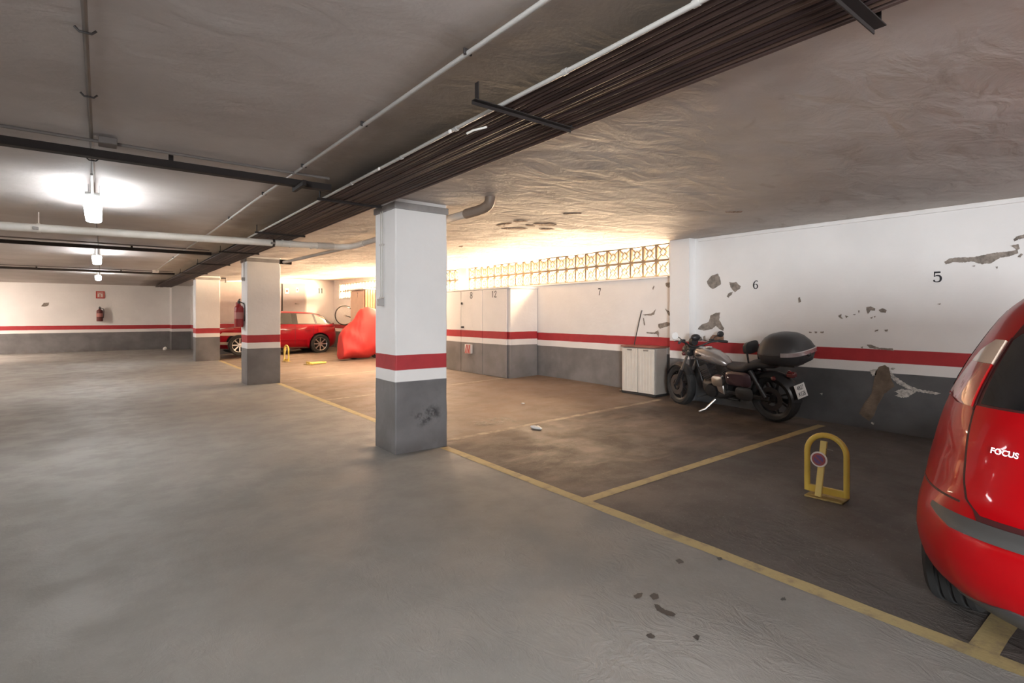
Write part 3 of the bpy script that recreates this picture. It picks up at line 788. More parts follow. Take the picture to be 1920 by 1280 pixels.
# ------------------------------------------------------------------ cabinet, walking stick
cx0, cx1, cy0, cy1 = 6.955, 7.265, 5.29, 5.955
zf_ = fz(7.1, 5.6); ch = .80
cb = thing('resin_cabinet', 'low cream two-door cabinet with brown top beside the motorcycle', 'cabinet', ((cx0+cx1)/2, (cy0+cy1)/2, zf_))
wx_, wy_ = cx1-cx0, cy1-cy0
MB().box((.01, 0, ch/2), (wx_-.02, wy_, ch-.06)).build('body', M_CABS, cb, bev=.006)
MB().box((0, 0, .018), (wx_+.015, wy_+.015, .036)).build('plinth', M_BLKPL, cb, bev=.004)
MB().box((0, 0, ch-.012), (wx_+.05, wy_+.04, .026)).build('top', M_CABT, cb, bev=.006)
for s in (-1, 1):
    b = MB().box((-wx_/2-.004, s*wy_/4, ch/2), (.024, wy_/2-.016, ch-.085))
    for k in range(5): b.box((-wx_/2-.017, s*wy_/4+(k-2)*.056, ch/2), (.006, .032, ch-.15))
    d = b.build('door', M_CAB, cb, bev=.003)
    MB().box((-wx_/2-.02, s*wy_/4, ch-.066), (.012, .10, .022)).build('handle', M_STEEL, d, bev=.003)
st = thing('walking_stick', 'thin dark stick leaning on the wall above the cream cabinet', 'stick')
a = atX(1189, 646, 7.12); c = atX(1201.5, 584, 7.27)
MB().tube([(7.12, a[1], zf_+ch+.002), (7.285, c[1], c[2])], .008, 8).build('shaft', M_BLKPL, st)
MB().tube([(7.285, c[1], c[2]), (7.288, c[1]-.012, c[2]+.02)], .011, 8).build('tip', M_STEEL, st)

# ------------------------------------------------------------------ parking barriers
def barrier(label, loc, rotz, disc, folded=False):
    r = thing('parking_barrier', label, 'parking barrier', loc, (0, 0, rotz), 'yellow fold-down parking barriers')
    wd, hh, tr = .135, .475, .021
    arch = [(0, -wd, .035), (0, -wd, hh-wd)]+[(0, -wd*cos(t), hh-wd+wd*sin(t)) for t in [pi*k/14 for k in range(1, 14)]]+[(0, wd, hh-wd), (0, wd, .035)]
    M = Matrix.Rotation(radians(88), 4, 'Y') if folded else Matrix.Identity(4)
    if folded: M = Matrix.Translation((0, 0, .03)) @ M
    MB().tube(arch, tr, 12).xf(M).build('arch', M_YEL, r)
    MB().box((.0, 0, .055), (.03, 2*wd, .05)).build('cross_bar', M_YEL, r, bev=.004)
    MB().box((0, 0, .006), (.16, .26, .012)).build('base_plate', M_YELD, r, bev=.003)
    p = [(-.07, .035, .02), (-.005, .015, .43)] if not folded else [(-.04, 0, .03), (.38, 0, .045)]
    MB().bar(p[0], p[1], .045, .022, (1, 0, 0) if not folded else (0, 0, 1)).build('lock_post', mat('pale_yellow_enamel', (.74, .57, .19), .4), r, bev=.003)
    if disc:
        d = MB().lathe([(0, -.004), (.058, -.004), (.058, .004), (0, .004)], (-.068, .03, .30), 'x', 28).build('sign_disc', M_SIGNW, r)
        MB().lathe([(0, -.001), (.047, -.001), (.047, .001), (0, .001)], (-.0735, .03, .30), 'x', 28).build('sign_ring', M_SIGNRR, d)
        MB().lathe([(0, -.001), (.033, -.001), (.033, .001), (0, .001)], (-.0755, .03, .30), 'x', 28).build('sign_field', M_SIGNB, d)
        MB().bar((-.0775, .03+.03, .325), (-.0775, .03-.03, .275), .002, .010, (0, 1, 0)).build('sign_slash', M_SIGNRR, d)
        MB().tube([(-.02, -.005, .375), (-.02, -.05, .37)], .004, 6).build('key', M_STEEL, r)
    return r
barrier('raised yellow parking barrier with round sign beside the near red car', (4.36, 1.735, fz(4.36, 1.7)), radians(4), True)
p = atF(537, 678); barrier('raised yellow parking barrier in front of the far red car', p, radians(10), False)
p = atF(578, 683.5); barrier('folded down yellow barrier lying flat on the far bay floor', p, radians(3), False, True)
p = atF(719, 690); barrier('yellow barrier peeking out behind the nearest column', p, 0, False)

# ------------------------------------------------------------------ cars
def interp(T, z):
    if z <= T[0][0]: return T[0][1]
    for (a, b), (c, d) in zip(T, T[1:]):
        if z <= c: return b+(d-b)*(z-a)/(c-a)
    return T[-1][1]
def smoothT(T):
    P = smoothpts([(a, b, 0) for a, b in T], 2); return [(p.x, p.y) for p in P]
class Car:
    def __init__(s, W, R, Fr, N, NF, XM): s.W, s.R, s.F, s.N, s.NF, s.XM = smoothT(W), smoothT(R), smoothT(Fr), N, NF, XM; s.zmin, s.zmax = W[0][0], W[-1][0]
    def rear(s, f, z):
        n = interp(s.N, z); a = s.XM-interp(s.R, z); return V(s.XM-a*max(0, 1-abs(f)**n)**(1/n), f*interp(s.W, z), z)
    def front(s, f, z):
        n = interp(s.NF, z); a = interp(s.F, z)-s.XM; return V(s.XM+a*max(0, 1-abs(f)**n)**(1/n), f*interp(s.W, z), z)
    def side(s, x, z, sg=1):
        if x < s.XM: n = interp(s.N, z); a = s.XM-interp(s.R, z)
        else: n = interp(s.NF, z); a = interp(s.F, z)-s.XM
        q = min(1, abs(x-s.XM)/a)
        return V(x, sg*interp(s.W, z)*(1-q**n)**(1/n), z)
    def body(s, m, parent, wells):
        R = []; K = 40
        zs = [s.zmin+(s.zmax-s.zmin)*i/64 for i in range(65)]
        for z in zs:
            ring = []
            for fn, table, rg in ((s.rear, s.N, [-1+2*k/K for k in range(K)]), (s.front, s.NF, [1-2*k/K for k in range(K)])):
                n = interp(table, z)
                for t in rg:
                    a = t*pi/2; f = math.copysign(abs(sin(a))**(2/n), a); ring.append(tuple(fn(f, z)))
            R.append(ring)
        o = MB().ring(R).build('body', m, parent, sharp=50)
        o.data.materials.append(M_WELL)
        cut = []
        for (x, y, r, wd) in wells:
            c = MB().lathe([(0.001, -wd/2), (r, -wd/2), (r, wd/2), (0.001, wd/2)], (x, y, r*.98), 'y', 40).build('cut', M_WELL)
            cut.append(c); md = o.modifiers.new('b', 'BOOLEAN'); md.operation = 'DIFFERENCE'; md.object = c; md.solver = 'EXACT'; md.material_mode = 'TRANSFER'
        par = o.parent; o.parent = None
        dg = bpy.context.evaluated_depsgraph_get(); me = bpy.data.meshes.new_from_object(o.evaluated_get(dg))
        o.modifiers.clear(); o.data = me; o.parent = par; me.name = 'body'
        for c in cut: bpy.data.objects.remove(c)
        return o
    def patch(s, name, fn, z0, z1, L, Rr, m, parent, off=.004, nz=10, nf=14, sg=None, slant=0):
        """a panel lying on the body: fn(f, z); L, Rr: boundary tables over z"""
        g = []
        call = (lambda f, z: fn(f, z)) if sg is None else (lambda f, z: fn(f, z, sg))
        for i in range(nz+1):
            z = z0+(z1-z0)*i/nz; row = []
            a, b = interp(L, z), interp(Rr, z)
            for j in range(nf+1):
                f = a+(b-a)*j/nf; zz_ = z+slant*f
                p = call(f, zz_); e = .004
                du = call(f+e, zz_)-call(f-e, zz_); dv = call(f, min(zz_+e, s.zmax))-call(f, zz_-e)
                nn = du.cross(dv)
                nn = nn.normalized() if nn.length > 1e-9 else V(0, 0, 1)
                if nn.dot(p-V(s.XM, 0, .7)) < 0: nn = -nn
                row.append((p, nn))
            g.append(row)
        b = MB(); w_ = nf+1
        b.v = [tuple(p+n_*off) for r in g for p, n_ in r]+[tuple(p-n_*.003) for r in g for p, n_ in r]
        b.f = [(i*w_+j, i*w_+j+1, (i+1)*w_+j+1, (i+1)*w_+j) for i in range(nz) for j in range(nf)]
        T = w_*(nz+1)
        bd = list(range(w_))+[i*w_+nf for i in range(1, nz+1)]+[nz*w_+j for j in range(nf-1, -1, -1)]+[i*w_ for i in range(nz-1, 0, -1)]
        b.f += [(bd[k], bd[(k+1) % len(bd)], bd[(k+1) % len(bd)]+T, bd[k]+T) for k in range(len(bd))]
        return b.build(name, m, parent, sharp=50)
def car_wheel(x, y, r, wd, parent, sg, spokes=7, grooves=True):
    h = wd/2
    prof = [(r*.66, -h*.86), (r*.80, -h), (r*.95, -h*.95), (r, -h*.78)]
    if grooves:
        for g_ in (-.42, 0, .42):
            prof += [(r, h*(g_-.09)), (r-.009, h*(g_-.07)), (r-.009, h*(g_+.07)), (r, h*(g_+.09))]
    prof += [(r, h*.78), (r*.95, h*.95), (r*.80, h), (r*.66, h*.86)]
    t = MB().lathe(prof, (x, y, r), 'y', 48, close=True).build('tyre', M_RUBBER, parent, sharp=30)
    rim = MB().lathe([(r*.66, -h*.86), (r*.69, -h*.9), (r*.69, h*.9), (r*.66, h*.86)], (x, y, r), 'y', 40, close=True).build('rim', M_ALU, t)
    b = MB()
    for k in range(spokes):
        a = 2*pi*k/spokes; b.bar((x+.04*cos(a), y+sg*h*.55, r+.04*sin(a)), (x+r*.66*cos(a), y+sg*h*.72, r+r*.66*sin(a)), .035, .03, (0, 1, 0))
    b.lathe([(0.001, -.02), (.055, -.02), (.05, .02), (.001, .025)], (x, y+sg*h*.6, r), 'y', 20)
    b.build('spokes', M_ALU, t)
    MB().lathe([(0.001, -.01), (r*.62, -.01), (r*.62, .01), (.001, .01)], (x, y+sg*h*.1, r), 'y', 30).build('brake_disc', M_IRON, t)
    return t

# near car: people carrier, seen from its rear left corner, nose to the wall
W1 = [(.18,.78),(.23,.86),(.28,.915),(.35,.935),(.5,.94),(.62,.93),(.75,.915),(.9,.885),(1.0,.855),(1.1,.82),(1.2,.775),(1.3,.725),(1.4,.67),(1.47,.61),(1.53,.54),(1.57,.45),(1.59,.3)]
R1 = [(.18,.16),(.23,.07),(.28,.01),(.35,-.04),(.45,-.06),(.56,-.06),(.60,-.02),(.64,.02),(.7,.04),(.85,.07),(.97,.10),(1.07,.15),(1.2,.24),(1.35,.37),(1.45,.49),(1.52,.64),(1.57,.95),(1.59,1.5)]
F1 = [(.18,4.1),(.3,4.3),(.45,4.36),(.6,4.34),(.72,4.28),(.82,4.15),(.9,3.75),(.96,3.45),(1.05,3.25),(1.2,2.95),(1.35,2.62),(1.45,2.38),(1.53,2.12),(1.57,1.95),(1.59,1.75)]
N1 = [(.18,3.4),(.45,3.8),(.62,3.6),(.8,3.4),(1.0,3.4),(1.3,3.6),(1.59,4)]
NF1 = [(.18, 3.2), (.8, 3.0), (1.0, 3.4), (1.59, 4)]
c1 = Car(W1, R1, F1, N1, NF1, 1.65)
nc = thing('people_carrier', 'glossy red car at right edge, seen from its rear corner', 'car', (2.6, -.045, fz(3.3, .4)))
c1.body(M_CARRED, nc, [(.74, .82, .36, .34), (.74, -.82, .36, .34), (3.4, .82, .36, .34), (3.4, -.82, .36, .34)])
for x in (.74, 3.4):
    for s in (1, -1): car_wheel(x, s*.745, .318, .205, nc, s)
gl = [(.62, .60), (.635, .625), (.66, .658), (.73, .682), (.87, .703), (1.02, .722), (1.29, .722), (1.42, .70)]
for s in (1,):
    neg = lambda T: [(z, -f) for z, f in T]
    big = [(z, f+.014) for z, f in gl]
    c1.patch('tailgate_seal', c1.rear, .605, 1.43, neg(big), big, M_SEAM, nc, .002, 30, 40)
    c1.patch('tailgate', c1.rear, .622, 1.02, neg(gl), gl, M_CARRED, nc, .006, 20, 40)
    wn = [(1.025, .705), (1.29, .715), (1.33, .68), (1.36, .6)]
    c1.patch('rear_window', c1.rear, 1.03, 1.36, neg(wn), wn, M_GLASS, nc, .006, 14, 40)
    c1.patch('spoiler', c1.rear, 1.385, 1.44, neg([(1.38, .70), (1.44, .66)]), [(1.38, .70), (1.44, .66)], M_CARRED, nc, .03, 6, 30)
for s in (1, -1):
    q = (lambda T: T) if s == 1 else (lambda T: [(z, -f) for z, f in T])
    Lr, Rr_ = [(1.01, .735), (1.03, .738), (1.20, .742), (1.285, .745)], [(1.01, .80), (1.022, .900), (1.10, .880), (1.177, .862), (1.24, .848), (1.285, .80)]
    c1.patch('tail_lamp', c1.rear, 1.012, 1.185, q(Lr), q(Rr_), M_LAMPR, nc, .012, 12, 10)
    c1.patch('tail_lamp_indicator', c1.rear, 1.186, 1.285, q(Lr), q(Rr_), M_LAMPC, nc, .012, 8, 10)
    c1.patch('bumper_seam', c1.rear, .640, .648, q([(.6, .69)]), q([(.6, .93)]), M_SEAM, nc, .002, 1, 14, slant=0)
    c1.patch('lamp_surround', c1.rear, 1.0, 1.30, q([(1.0, .728)]), q([(1.0, .735)]), M_SEAM, nc, .005, 8, 2)
    # side glass and door seams
    for x0, x1, x0b, x1b in ((1.02, 1.75, .78, 1.75), (1.83, 2.62, 1.83, 3.0)):
        c1.patch('side_window', c1.side, 1.05, 1.42, [(1.05, x0b), (1.42, x0)], [(1.05, x1b), (1.42, x1-.25)] if x1 > 2 else [(1.05, x1b), (1.42, x1)], M_GLASS, nc, .004, 8, 10, sg=s)
    for x in (1.78, 2.95): c1.patch('door_seam', c1.side, .3, 1.03, [(.3, x)], [(.3, x+.008)], M_SEAM, nc, .002, 12, 1, sg=s)
    c1.patch('sill_trim', c1.side, .2, .27, [(.2, 1.15)], [(.2, 3.0)], M_GREYPL, nc, .006, 3, 16, sg=s)
    for x in (1.2, 2.25): c1.patch('door_handle', c1.side, .89, .92, [(.89, x)], [(.89, x+.2)], M_CARRED, nc, .03, 2, 6, sg=s)
    c1.patch('headlamp', c1.front, .66, .80, q([(.66, .55)]), q([(.66, .9)]), M_LAMPC, nc, .005, 6, 8)
st_ = [(.556, .70), (.567, .745), (.585, .80), (.600, .795)]
c1.patch('bumper_strip', c1.rear, .553, .602, [(z, -f) for z, f in st_], st_, M_GREYPL, nc, .010, 8, 44)
lo = [(.18, .9), (.215, .86), (.26, .72), (.30, .58), (.335, .46)]
c1.patch('rear_valance', c1.rear, .19, .32, [(z, -f) for z, f in lo], lo, M_GREYPL, nc, .006, 10, 40)
c1.patch('windscreen', c1.front, 1.0, 1.45, [(1.0, -.9)], [(1.0, .9)], M_GLASS, nc, .004, 10, 20)
c1.patch('grille', c1.front, .3, .62, [(.3, -.5)], [(.3, .5)], M_BLKPL, nc, .005, 6, 14)
qa, qb, qc = c1.rear(.622, .866), c1.rear(.495, .866), c1.rear(.56, .90)
qm = (qa+qb)/2; qr = qb-qa; qn = (qc-c1.rear(.56, .85)); qo = qr.cross(qn).normalized()
qo = qo if qo.x < 0 else -qo
text('badge', 'FOCUS', .031, M_CHROME, nc, basis(qm+qo*.011, qr, qn), .002, .0006)

# far car: compact hatchback side on, nose towards the aisle
W2 = [(.17,.70),(.22,.80),(.32,.865),(.45,.88),(.6,.885),(.72,.88),(.85,.865),(.95,.85),(1.02,.81),(1.12,.75),(1.25,.68),(1.36,.61),(1.42,.52),(1.45,.36)]
R2 = [(.17,.20),(.25,.08),(.35,.03),(.5,.0),(.65,.01),(.80,.03),(.93,.05),(1.0,.11),(1.06,.20),(1.12,.28),(1.25,.44),(1.34,.58),(1.40,.80),(1.43,1.1),(1.45,1.65)]
F2 = [(.17,3.85),(.25,4.0),(.4,4.05),(.55,4.04),(.66,3.98),(.76,3.84),(.84,3.55),(.92,3.18),(.98,2.98),(1.06,2.82),(1.2,2.56),(1.32,2.3),(1.40,2.08),(1.43,1.98),(1.45,1.82)]
c2 = Car(W2, R2, F2, [(.17,3.2),(.9,3.4),(1.0,4),(1.45,4.5)], [(.17,2.8),(.7,2.6),(.95,3.4),(1.45,4.5)], 1.78)
fz2 = fz(6.0, 18.7)-.02
XE = 6.78
fc = thing('hatchback', 'deep red hatchback parked sideways behind the second column', 'car', (XE, 19.58, .055), (0, radians(-.9), pi))
WX = (.74, 3.28)
c2.body(M_CARRED2, fc, [(x, s*.8, .36, .34) for x in WX for s in (1, -1)])
for x in WX:
    for s in (1, -1): car_wheel(x, s*.77, .325, .2, fc, s, 8, False)
for s in (1, -1):
    q = (lambda T: T) if s == 1 else (lambda T: [(z, -f) for z, f in T])
    c2.patch('window_surround', c2.side, 1.0, 1.375, [(1.0, .36), (1.1, .46), (1.37, .86)], [(1.0, 2.86), (1.1, 2.72), (1.37, 2.1)], M_BLKPL, fc, .003, 10, 24, sg=s)
    c2.patch('side_window', c2.side, 1.02, 1.355, [(1.02, .92), (1.355, .98)], [(1.02, 1.50), (1.355, 1.50)], M_GLASS2, fc, .006, 8, 8, sg=s)
    c2.patch('side_window', c2.side, 1.04, 1.33, [(1.04, .45), (1.12, .55), (1.33, .86)], [(1.04, .84), (1.33, .90)], M_GLASS2, fc, .006, 8, 8, sg=s)
    c2.patch('side_window', c2.side, 1.01, 1.355, [(1.01, 1.68), (1.355, 1.68)], [(1.01, 2.80), (1.1, 2.66), (1.355, 2.08)], M_GLASS, fc, .006, 8, 8, sg=s)
    for x in (.92, 1.59, 2.86): c2.patch('door_seam', c2.side, .33, .99, [(.33, x+.05 if x < 1.5 else x)], [(.33, x+.01+(.05 if x < 1.5 else 0))], M_SEAM, fc, .002, 12, 1, sg=s)
    for x in (1.05, 1.72): c2.patch('door_handle', c2.side, .80, .83, [(.8, x)], [(.8, x+.2)], M_CARRED2, fc, .028, 2, 6, sg=s)
    c2.patch('crease', c2.side, .845, .862, [(.84, .5)], [(.84, 3.4)], M_CARRED2, fc, .012, 2, 30, sg=s)
    c2.patch('sill_trim', c2.side, .20, .225, [(.2, 1.15)], [(.2, 2.86)], M_CHROME, fc, .008, 2, 12, sg=s)
    c2.patch('rub_strip', c2.side, .46, .49, [(.46, 1.2)], [(.46, 2.86)], M_CARRED2, fc, .012, 2, 12, sg=s)
    c2.patch('headlamp', c2.front, .62, .72, q([(.62, .55)]), q([(.62, .86), (.72, .93)]), M_LAMPC, fc, .006, 6, 8)
    c2.patch('tail_lamp', c2.rear, .74, .90, q([(.74, .6)]), q([(.74, .96)]), M_LAMPR, fc, .008, 6, 8)
    c2.patch('fog_lamp', c2.front, .33, .42, q([(.33, .6)]), q([(.33, .75)]), M_LAMPC, fc, .006, 3, 6)
    MB().ell((2.74, s*.93, 1.0), (.06, .09, .055)).build('wing_mirror', M_CARRED2, fc)
c2.patch('windscreen', c2.front, .98, 1.38, [(1.0, -.9)], [(1.0, .9)], M_GLASS, fc, .004, 10, 20)
c2.patch('rear_window', c2.rear, 1.02, 1.38, [(1.0, -.85)], [(1.0, .85)], M_GLASS, fc, .004, 10, 20)
c2.patch('grille', c2.front, .26, .60, [(.3, -.5)], [(.3, .5)], M_BLKPL, fc, .005, 6, 14)
c2.patch('grille_bar', c2.front, .60, .625, [(.3, -.55)], [(.3, .55)], M_CHROME, fc, .008, 2, 14)
c2.patch('splitter', c2.front, .175, .20, [(.1, -.93)], [(.1, .93)], M_CHROME, fc, .008, 2, 24)

# ------------------------------------------------------------------ motorcycle under a red cover
mc = thing('covered_motorcycle', 'motorcycle under a draped red cloth cover beside the far red car', 'motorcycle', (6.0, 15.25, fz(6.0, 15.2)))
prof = [(636, 640), (638, 626), (644, 617), (652.7, 608), (660, 602), (666, 595), (671, 585), (677, 578.5), (689, 575), (701, 578), (708, 585), (714, 594), (719, 604), (723, 620), (726, 640)]
R = []; SEG = 44; zb = fz(6, 15.2)
for u, v in prof:
    x, _, z = atY(u, v, 15.25)
    x -= 6.0; z -= zb; t = (u-636)/90
    wb = .30+.10*sin(pi*min(1, t*1.1)); wt = .17+.09*t
    if u <= 637 or u >= 726: wb *= .45; wt *= .5
    zlo = .03 if u < 690 else .03+.20*min(1, (u-690)/26)
    ring = []
    for k in range(SEG):
        a = 2*pi*k/SEG; ca, sa = cos(a), sin(a)
        vv = (math.copysign(abs(sa)**(2/2.6), sa)+1)/2
        ww = wb+(wt-wb)*vv
        y = math.copysign(abs(ca)**(2/2.4), ca)*ww
        zz2 = zlo+(z-zlo)*vv
        fold = .028*sin(9*x+5*zz2+2.5*y)*(1-vv)+.022*sin(16*(x*.55+zz2*.85))*(1 if u < 672 else .4)
        bulge = .05*math.exp(-((vv-.25)/.2)**2)
        ring.append((x+.015*noise.noise(V(x*4, y*4, zz2*5)), y+math.copysign(1, y)*(fold+bulge)+.02*noise.noise(V(x*5, zz2*5, 3)), zz2+.012*noise.noise(V(x*6, y*6, 1))))
    R.append(ring)
R2_ = []
for a, b in zip(R, R[1:]):
    for k in range(4): R2_.append([tuple(V(*p).lerp(V(*q_), k/4)) for p, q_ in zip(a, b)])
R2_.append(R[-1])
MB().ring(R2_).build('cover', M_CLOTH, mc, sharp=80)
def moto_wheel(c, r, wd, parent, ms=None, spokes=8):
    b = MB().lathe([(r*.72, -wd*.35), (r*.86, -wd/2), (r*.96, -wd*.36), (r, 0), (r*.96, wd*.36), (r*.86, wd/2), (r*.72, wd*.35)], c, 'y', 40, close=True)
    rm = MB().lathe([(r*.66, -wd*.3), (r*.74, -wd*.38), (r*.74, wd*.38), (r*.66, wd*.3)], c, 'y', 36, close=True)
    for k in range(spokes):
        a = 2*pi*k/spokes; rm.bar((c[0]+.03*cos(a), c[1], c[2]+.03*sin(a)), (c[0]+r*.68*cos(a+.12), c[1], c[2]+r*.68*sin(a+.12)), .022, .03, (0, 1, 0))
    rm.lathe([(.001, -.05), (.045, -.05), (.045, .05), (.001, .05)], c, 'y', 16)
    if ms: b.xf(ms); rm.xf(ms)
    t = b.build('tyre', M_RUBBER, parent); rm.build('rim', ms and M_BIKEBLK or M_BIKEBLK, t)
    return t
moto_wheel((.62, 0, .28), .28, .12, mc); moto_wheel((-.10, 0, .27), .27, .12, mc)
MB().tube([(-.3, 0, .3), (.1, 0, .32), (.55, 0, .35)], .06, 10).build('chassis', M_BIKEBLK, mc)

# ------------------------------------------------------------------ cruiser motorcycle against the right wall
fx, fy = 6.93, 4.75; rx, ry = 6.765, 3.27
yaw = math.atan2(fy-ry, fx-rx)
mo = thing('cruiser_motorcycle', 'black cruiser motorcycle with silver tank, leaning on its side stand by the wall', 'motorcycle',
           ((fx+rx)/2, (fy+ry)/2, fz(6.85, 4.0)-.004), (radians(-9), 0, yaw))
mo.rotation_mode = 'XYZ'
mo.rotation_euler = (Matrix.Rotation(yaw, 3, 'Z') @ Matrix.Rotation(radians(-9), 3, 'X')).to_euler()
WBH = .745
head = V(.44, 0, .82)
rake = V(.44-WBH, 0, .82-.31).normalized()
STEER = Matrix.Translation(head) @ Matrix.Rotation(radians(-17), 4, rake*(1 if rake.z > 0 else -1)) @ Matrix.Translation(-head)
def S(b): return b.xf(STEER)
moto_wheel((WBH, 0, .31), .31, .13, mo, STEER, 7)
moto_wheel((-WBH, 0, .31), .31, .17, mo, None, 7)
MB().lathe([(.09, -.004), (.15, -.004), (.15, .004), (.09, .004)], (-WBH, .085, .31), 'y', 30, close=True).build('brake_disc', M_IRON, mo)
S(MB().lathe([(.08, -.004), (.15, -.004), (.15, .004), (.08, .004)], (WBH, .075, .31), 'y', 30, close=True)).build('brake_disc', M_ENG, mo)
for s in (1, -1):
    o = S(MB().tube([(WBH, s*.095, .31), (.60, s*.095, .55)], .028, 12)).build('fork_leg', M_BIKEBLK, mo)
    S(MB().tube([(.60, s*.095, .55), (.42, s*.095, .85)], .02, 12)).build('fork_tube', M_STEEL, o)
S(MB().box((.455, 0, .80), (.07, .25, .045)).box((.425, 0, .865), (.07, .23, .035))).build('fork_yoke', M_BIKEBLK, mo, bev=.008)
fen = []
for k in range(13):
    a = radians(25+k*10); c = V(WBH+.335*cos(a), 0, .31+.335*sin(a)); n_ = V(cos(a), 0, sin(a))
    fen.append([tuple(c+V(0, y, 0)-n_*(abs(y)/.075)**2*.045+n_*d) for y, d in ((-.075, 0), (-.04, 0), (0, 0), (.04, 0), (.075, 0), (.07, -.006), (.0, -.006), (-.07, -.006))])
S(MB().ring(fen)).build('front_fender', M_BIKEBLK, mo)
S(MB().lathe([(.001, -.09), (.05, -.08), (.085, -.02), (.09, .05), (.085, .062), (.001, .062)], (.55, 0, .83), 'x', 24)).build('headlamp', M_BIKEBLK, mo)
S(MB().lathe([(.001, .0), (.078, .0), (.06, .012), (.001, .018)], (.612, 0, .83), 'x', 24)).build('headlamp_lens', M_CHROME, mo)
S(MB().lathe([(.001, -.035), (.055, -.035), (.06, .03), (.001, .035)], (.46, 0, .965), 'x', 20)).build('speedometer', M_BIKEBLK, mo)
bars = smoothpts([(.22, .40, .97), (.30, .34, .985), (.36, .20, .965), (.42, .09, .90), (.43, 0, .89), (.42, -.09, .90), (.36, -.20, .965), (.30, -.34, .985), (.22, -.40, .97)], 2)
S(MB().tube(bars, .0125, 10)).build('handlebar', M_BIKEBLK, mo)
for s in (1, -1):
    S(MB().tube([(.315, s*.315, .983), (.225, s*.398, .971)], .019, 12)).build('grip', M_BLKPL, mo)
    S(MB().tube(smoothpts([(.37, s*.28, .985), (.36, s*.36, .99), (.285, s*.43, .985)], 1), .006, 6)).build('brake_lever', M_BIKEBLK, mo)
    S(MB().box((.37, s*.24, .985), (.05, .06, .045))).build('switch_gear', M_BIKEBLK, mo, bev=.006)
    o = S(MB().tube(smoothpts([(.355, s*.25, .99), (.38, s*.30, 1.04), (.36, s*.36, 1.05)], 1), .006, 6)).build('mirror_stem', M_BIKEBLK, mo)
    if s == 1:
        S(MB().lathe([(.001, -.012), (.05, -.008), (.055, .006), (.001, .014)], (.355, s*.38, 1.06), 'x', 24)).build('mirror', mat('mirror_painted_reflection', (.80, .78, .76), .35), o)  # reflection of the white wall painted as a plain pale colour
    else:
        S(MB().ell((.355, s*.38, 1.075), (.016, .06, .045))).build('mirror', M_BIKEBLK, o)
    S(MB().ell((.42, s*.19, .80), (.028, .028, .028), 12, 8)).build('turn_signal', M_SMOKE, mo)
S(MB().ell((.41, .0, 1.03), (.05, .075, .05))).build('instrument_cowl', M_BIKEBLK, mo)
S(MB().tube(smoothpts([(.37, .2, .97), (.5, .14, .98), (.52, .05, .86), (.47, .04, .7)], 2), .006, 6).tube(smoothpts([(.37, -.2, .97), (.52, -.12, 1.0), (.53, -.05, .86), (.5, -.03, .72)], 2), .006, 6)).build('cable', M_BLKPL, mo)
# frame, tank, seat
MB().tube([(.42, 0, .84), (.10, 0, .70), (-.25, 0, .62), (-.55, 0, .60)], .028, 10).tube([(.42, 0, .78), (.36, 0, .45), (.28, 0, .22), (-.22, 0, .20), (-.30, 0, .58)], .024, 10).build('frame', M_BIKEBLK, mo)
tank = MB().loft([(.40, 0, .815, .03, .03, 2.4), (.385, 0, .815, .08, .065, 2.4), (.32, 0, .81, .125, .095, 2.5), (.2, 0, .795, .145, .105, 2.6), (.06, 0, .765, .135, .095, 2.6), (-.06, 0, .725, .105, .07, 2.5), (-.13, 0, .695, .07, .04, 2.4), (-.15, 0, .685, .03, .02, 2.4)], 32, 'x').build('fuel_tank', M_TANK, mo, sharp=60)
MB().ell((.18, 0, .902), (.05, .05, .014)).build('fuel_cap', M_CHROME, tank)
MB().tube([(.385, .0, .80), (.3, .146, .77), (.1, .148, .73), (-.08, .112, .68)], .008, 6).build('tank_trim', M_BIKEBLK, tank)
MB().ell((.25, .145, .81), (.05, .012, .018)).build('tank_emblem', M_BIKEBLK, tank)
MB().loft([(-.12, 0, .665, .05, .03, 2.5), (-.16, 0, .665, .10, .045, 2.6), (-.30, 0, .655, .15, .05, 2.8), (-.42, 0, .67, .155, .055, 2.8), (-.50, 0, .71, .14, .06, 2.8), (-.64, 0, .735, .12, .05, 2.8), (-.80, 0, .73, .10, .04, 2.6), (-.84, 0, .725, .05, .02, 2.5)], 28, 'x').build('seat', M_LEATH, mo, sharp=60)
MB().loft([(-.43, 0, .93, .05, .045, 3), (-.45, 0, .93, .13, .075, 3), (-.50, 0, .94, .135, .08, 3), (-.52, 0, .94, .10, .05, 3)], 24, 'x').build('backrest', M_LEATH, mo)
MB().tube([(-.5, .11, .74), (-.49, .11, .93)], .012, 8).tube([(-.5, -.11, .74), (-.49, -.11, .93)], .012, 8).build('backrest_frame', M_BIKEBLK, mo)
# engine
e = MB().loft([(-.14, 0, .36, .10, .11, 3), (.0, 0, .34, .14, .14, 3.2), (.18, 0, .34, .13, .12, 3.2), (.27, 0, .36, .09, .09, 3)], 24, 'x').build('engine', M_ENG, mo)
for tilt, x0 in ((24, .12), (-26, -.01)):
    b = MB(); rot = Matrix.Rotation(radians(tilt), 3, 'Y')
    for k in range(7):
        d = rot @ V(0, 0, .15+k*.026); b.box((x0+d.x, 0, .32+d.z), (.15, .16, .012), rot)
    d = rot @ V(0, 0, .22); b.box((x0+d.x, 0, .32+d.z), (.115, .125, .2), rot)
    d = rot @ V(0, 0, .335); b.box((x0+d.x, 0, .32+d.z), (.14, .14, .05), rot)
    b.build('cylinder_head', M_ENG, mo, bev=.003)
MB().lathe([(.001, -.02), (.095, -.02), (.085, .02), (.001, .028)], (.08, .155, .33), 'y', 24).build('crankcase_cover', M_BIKEBLK, mo)
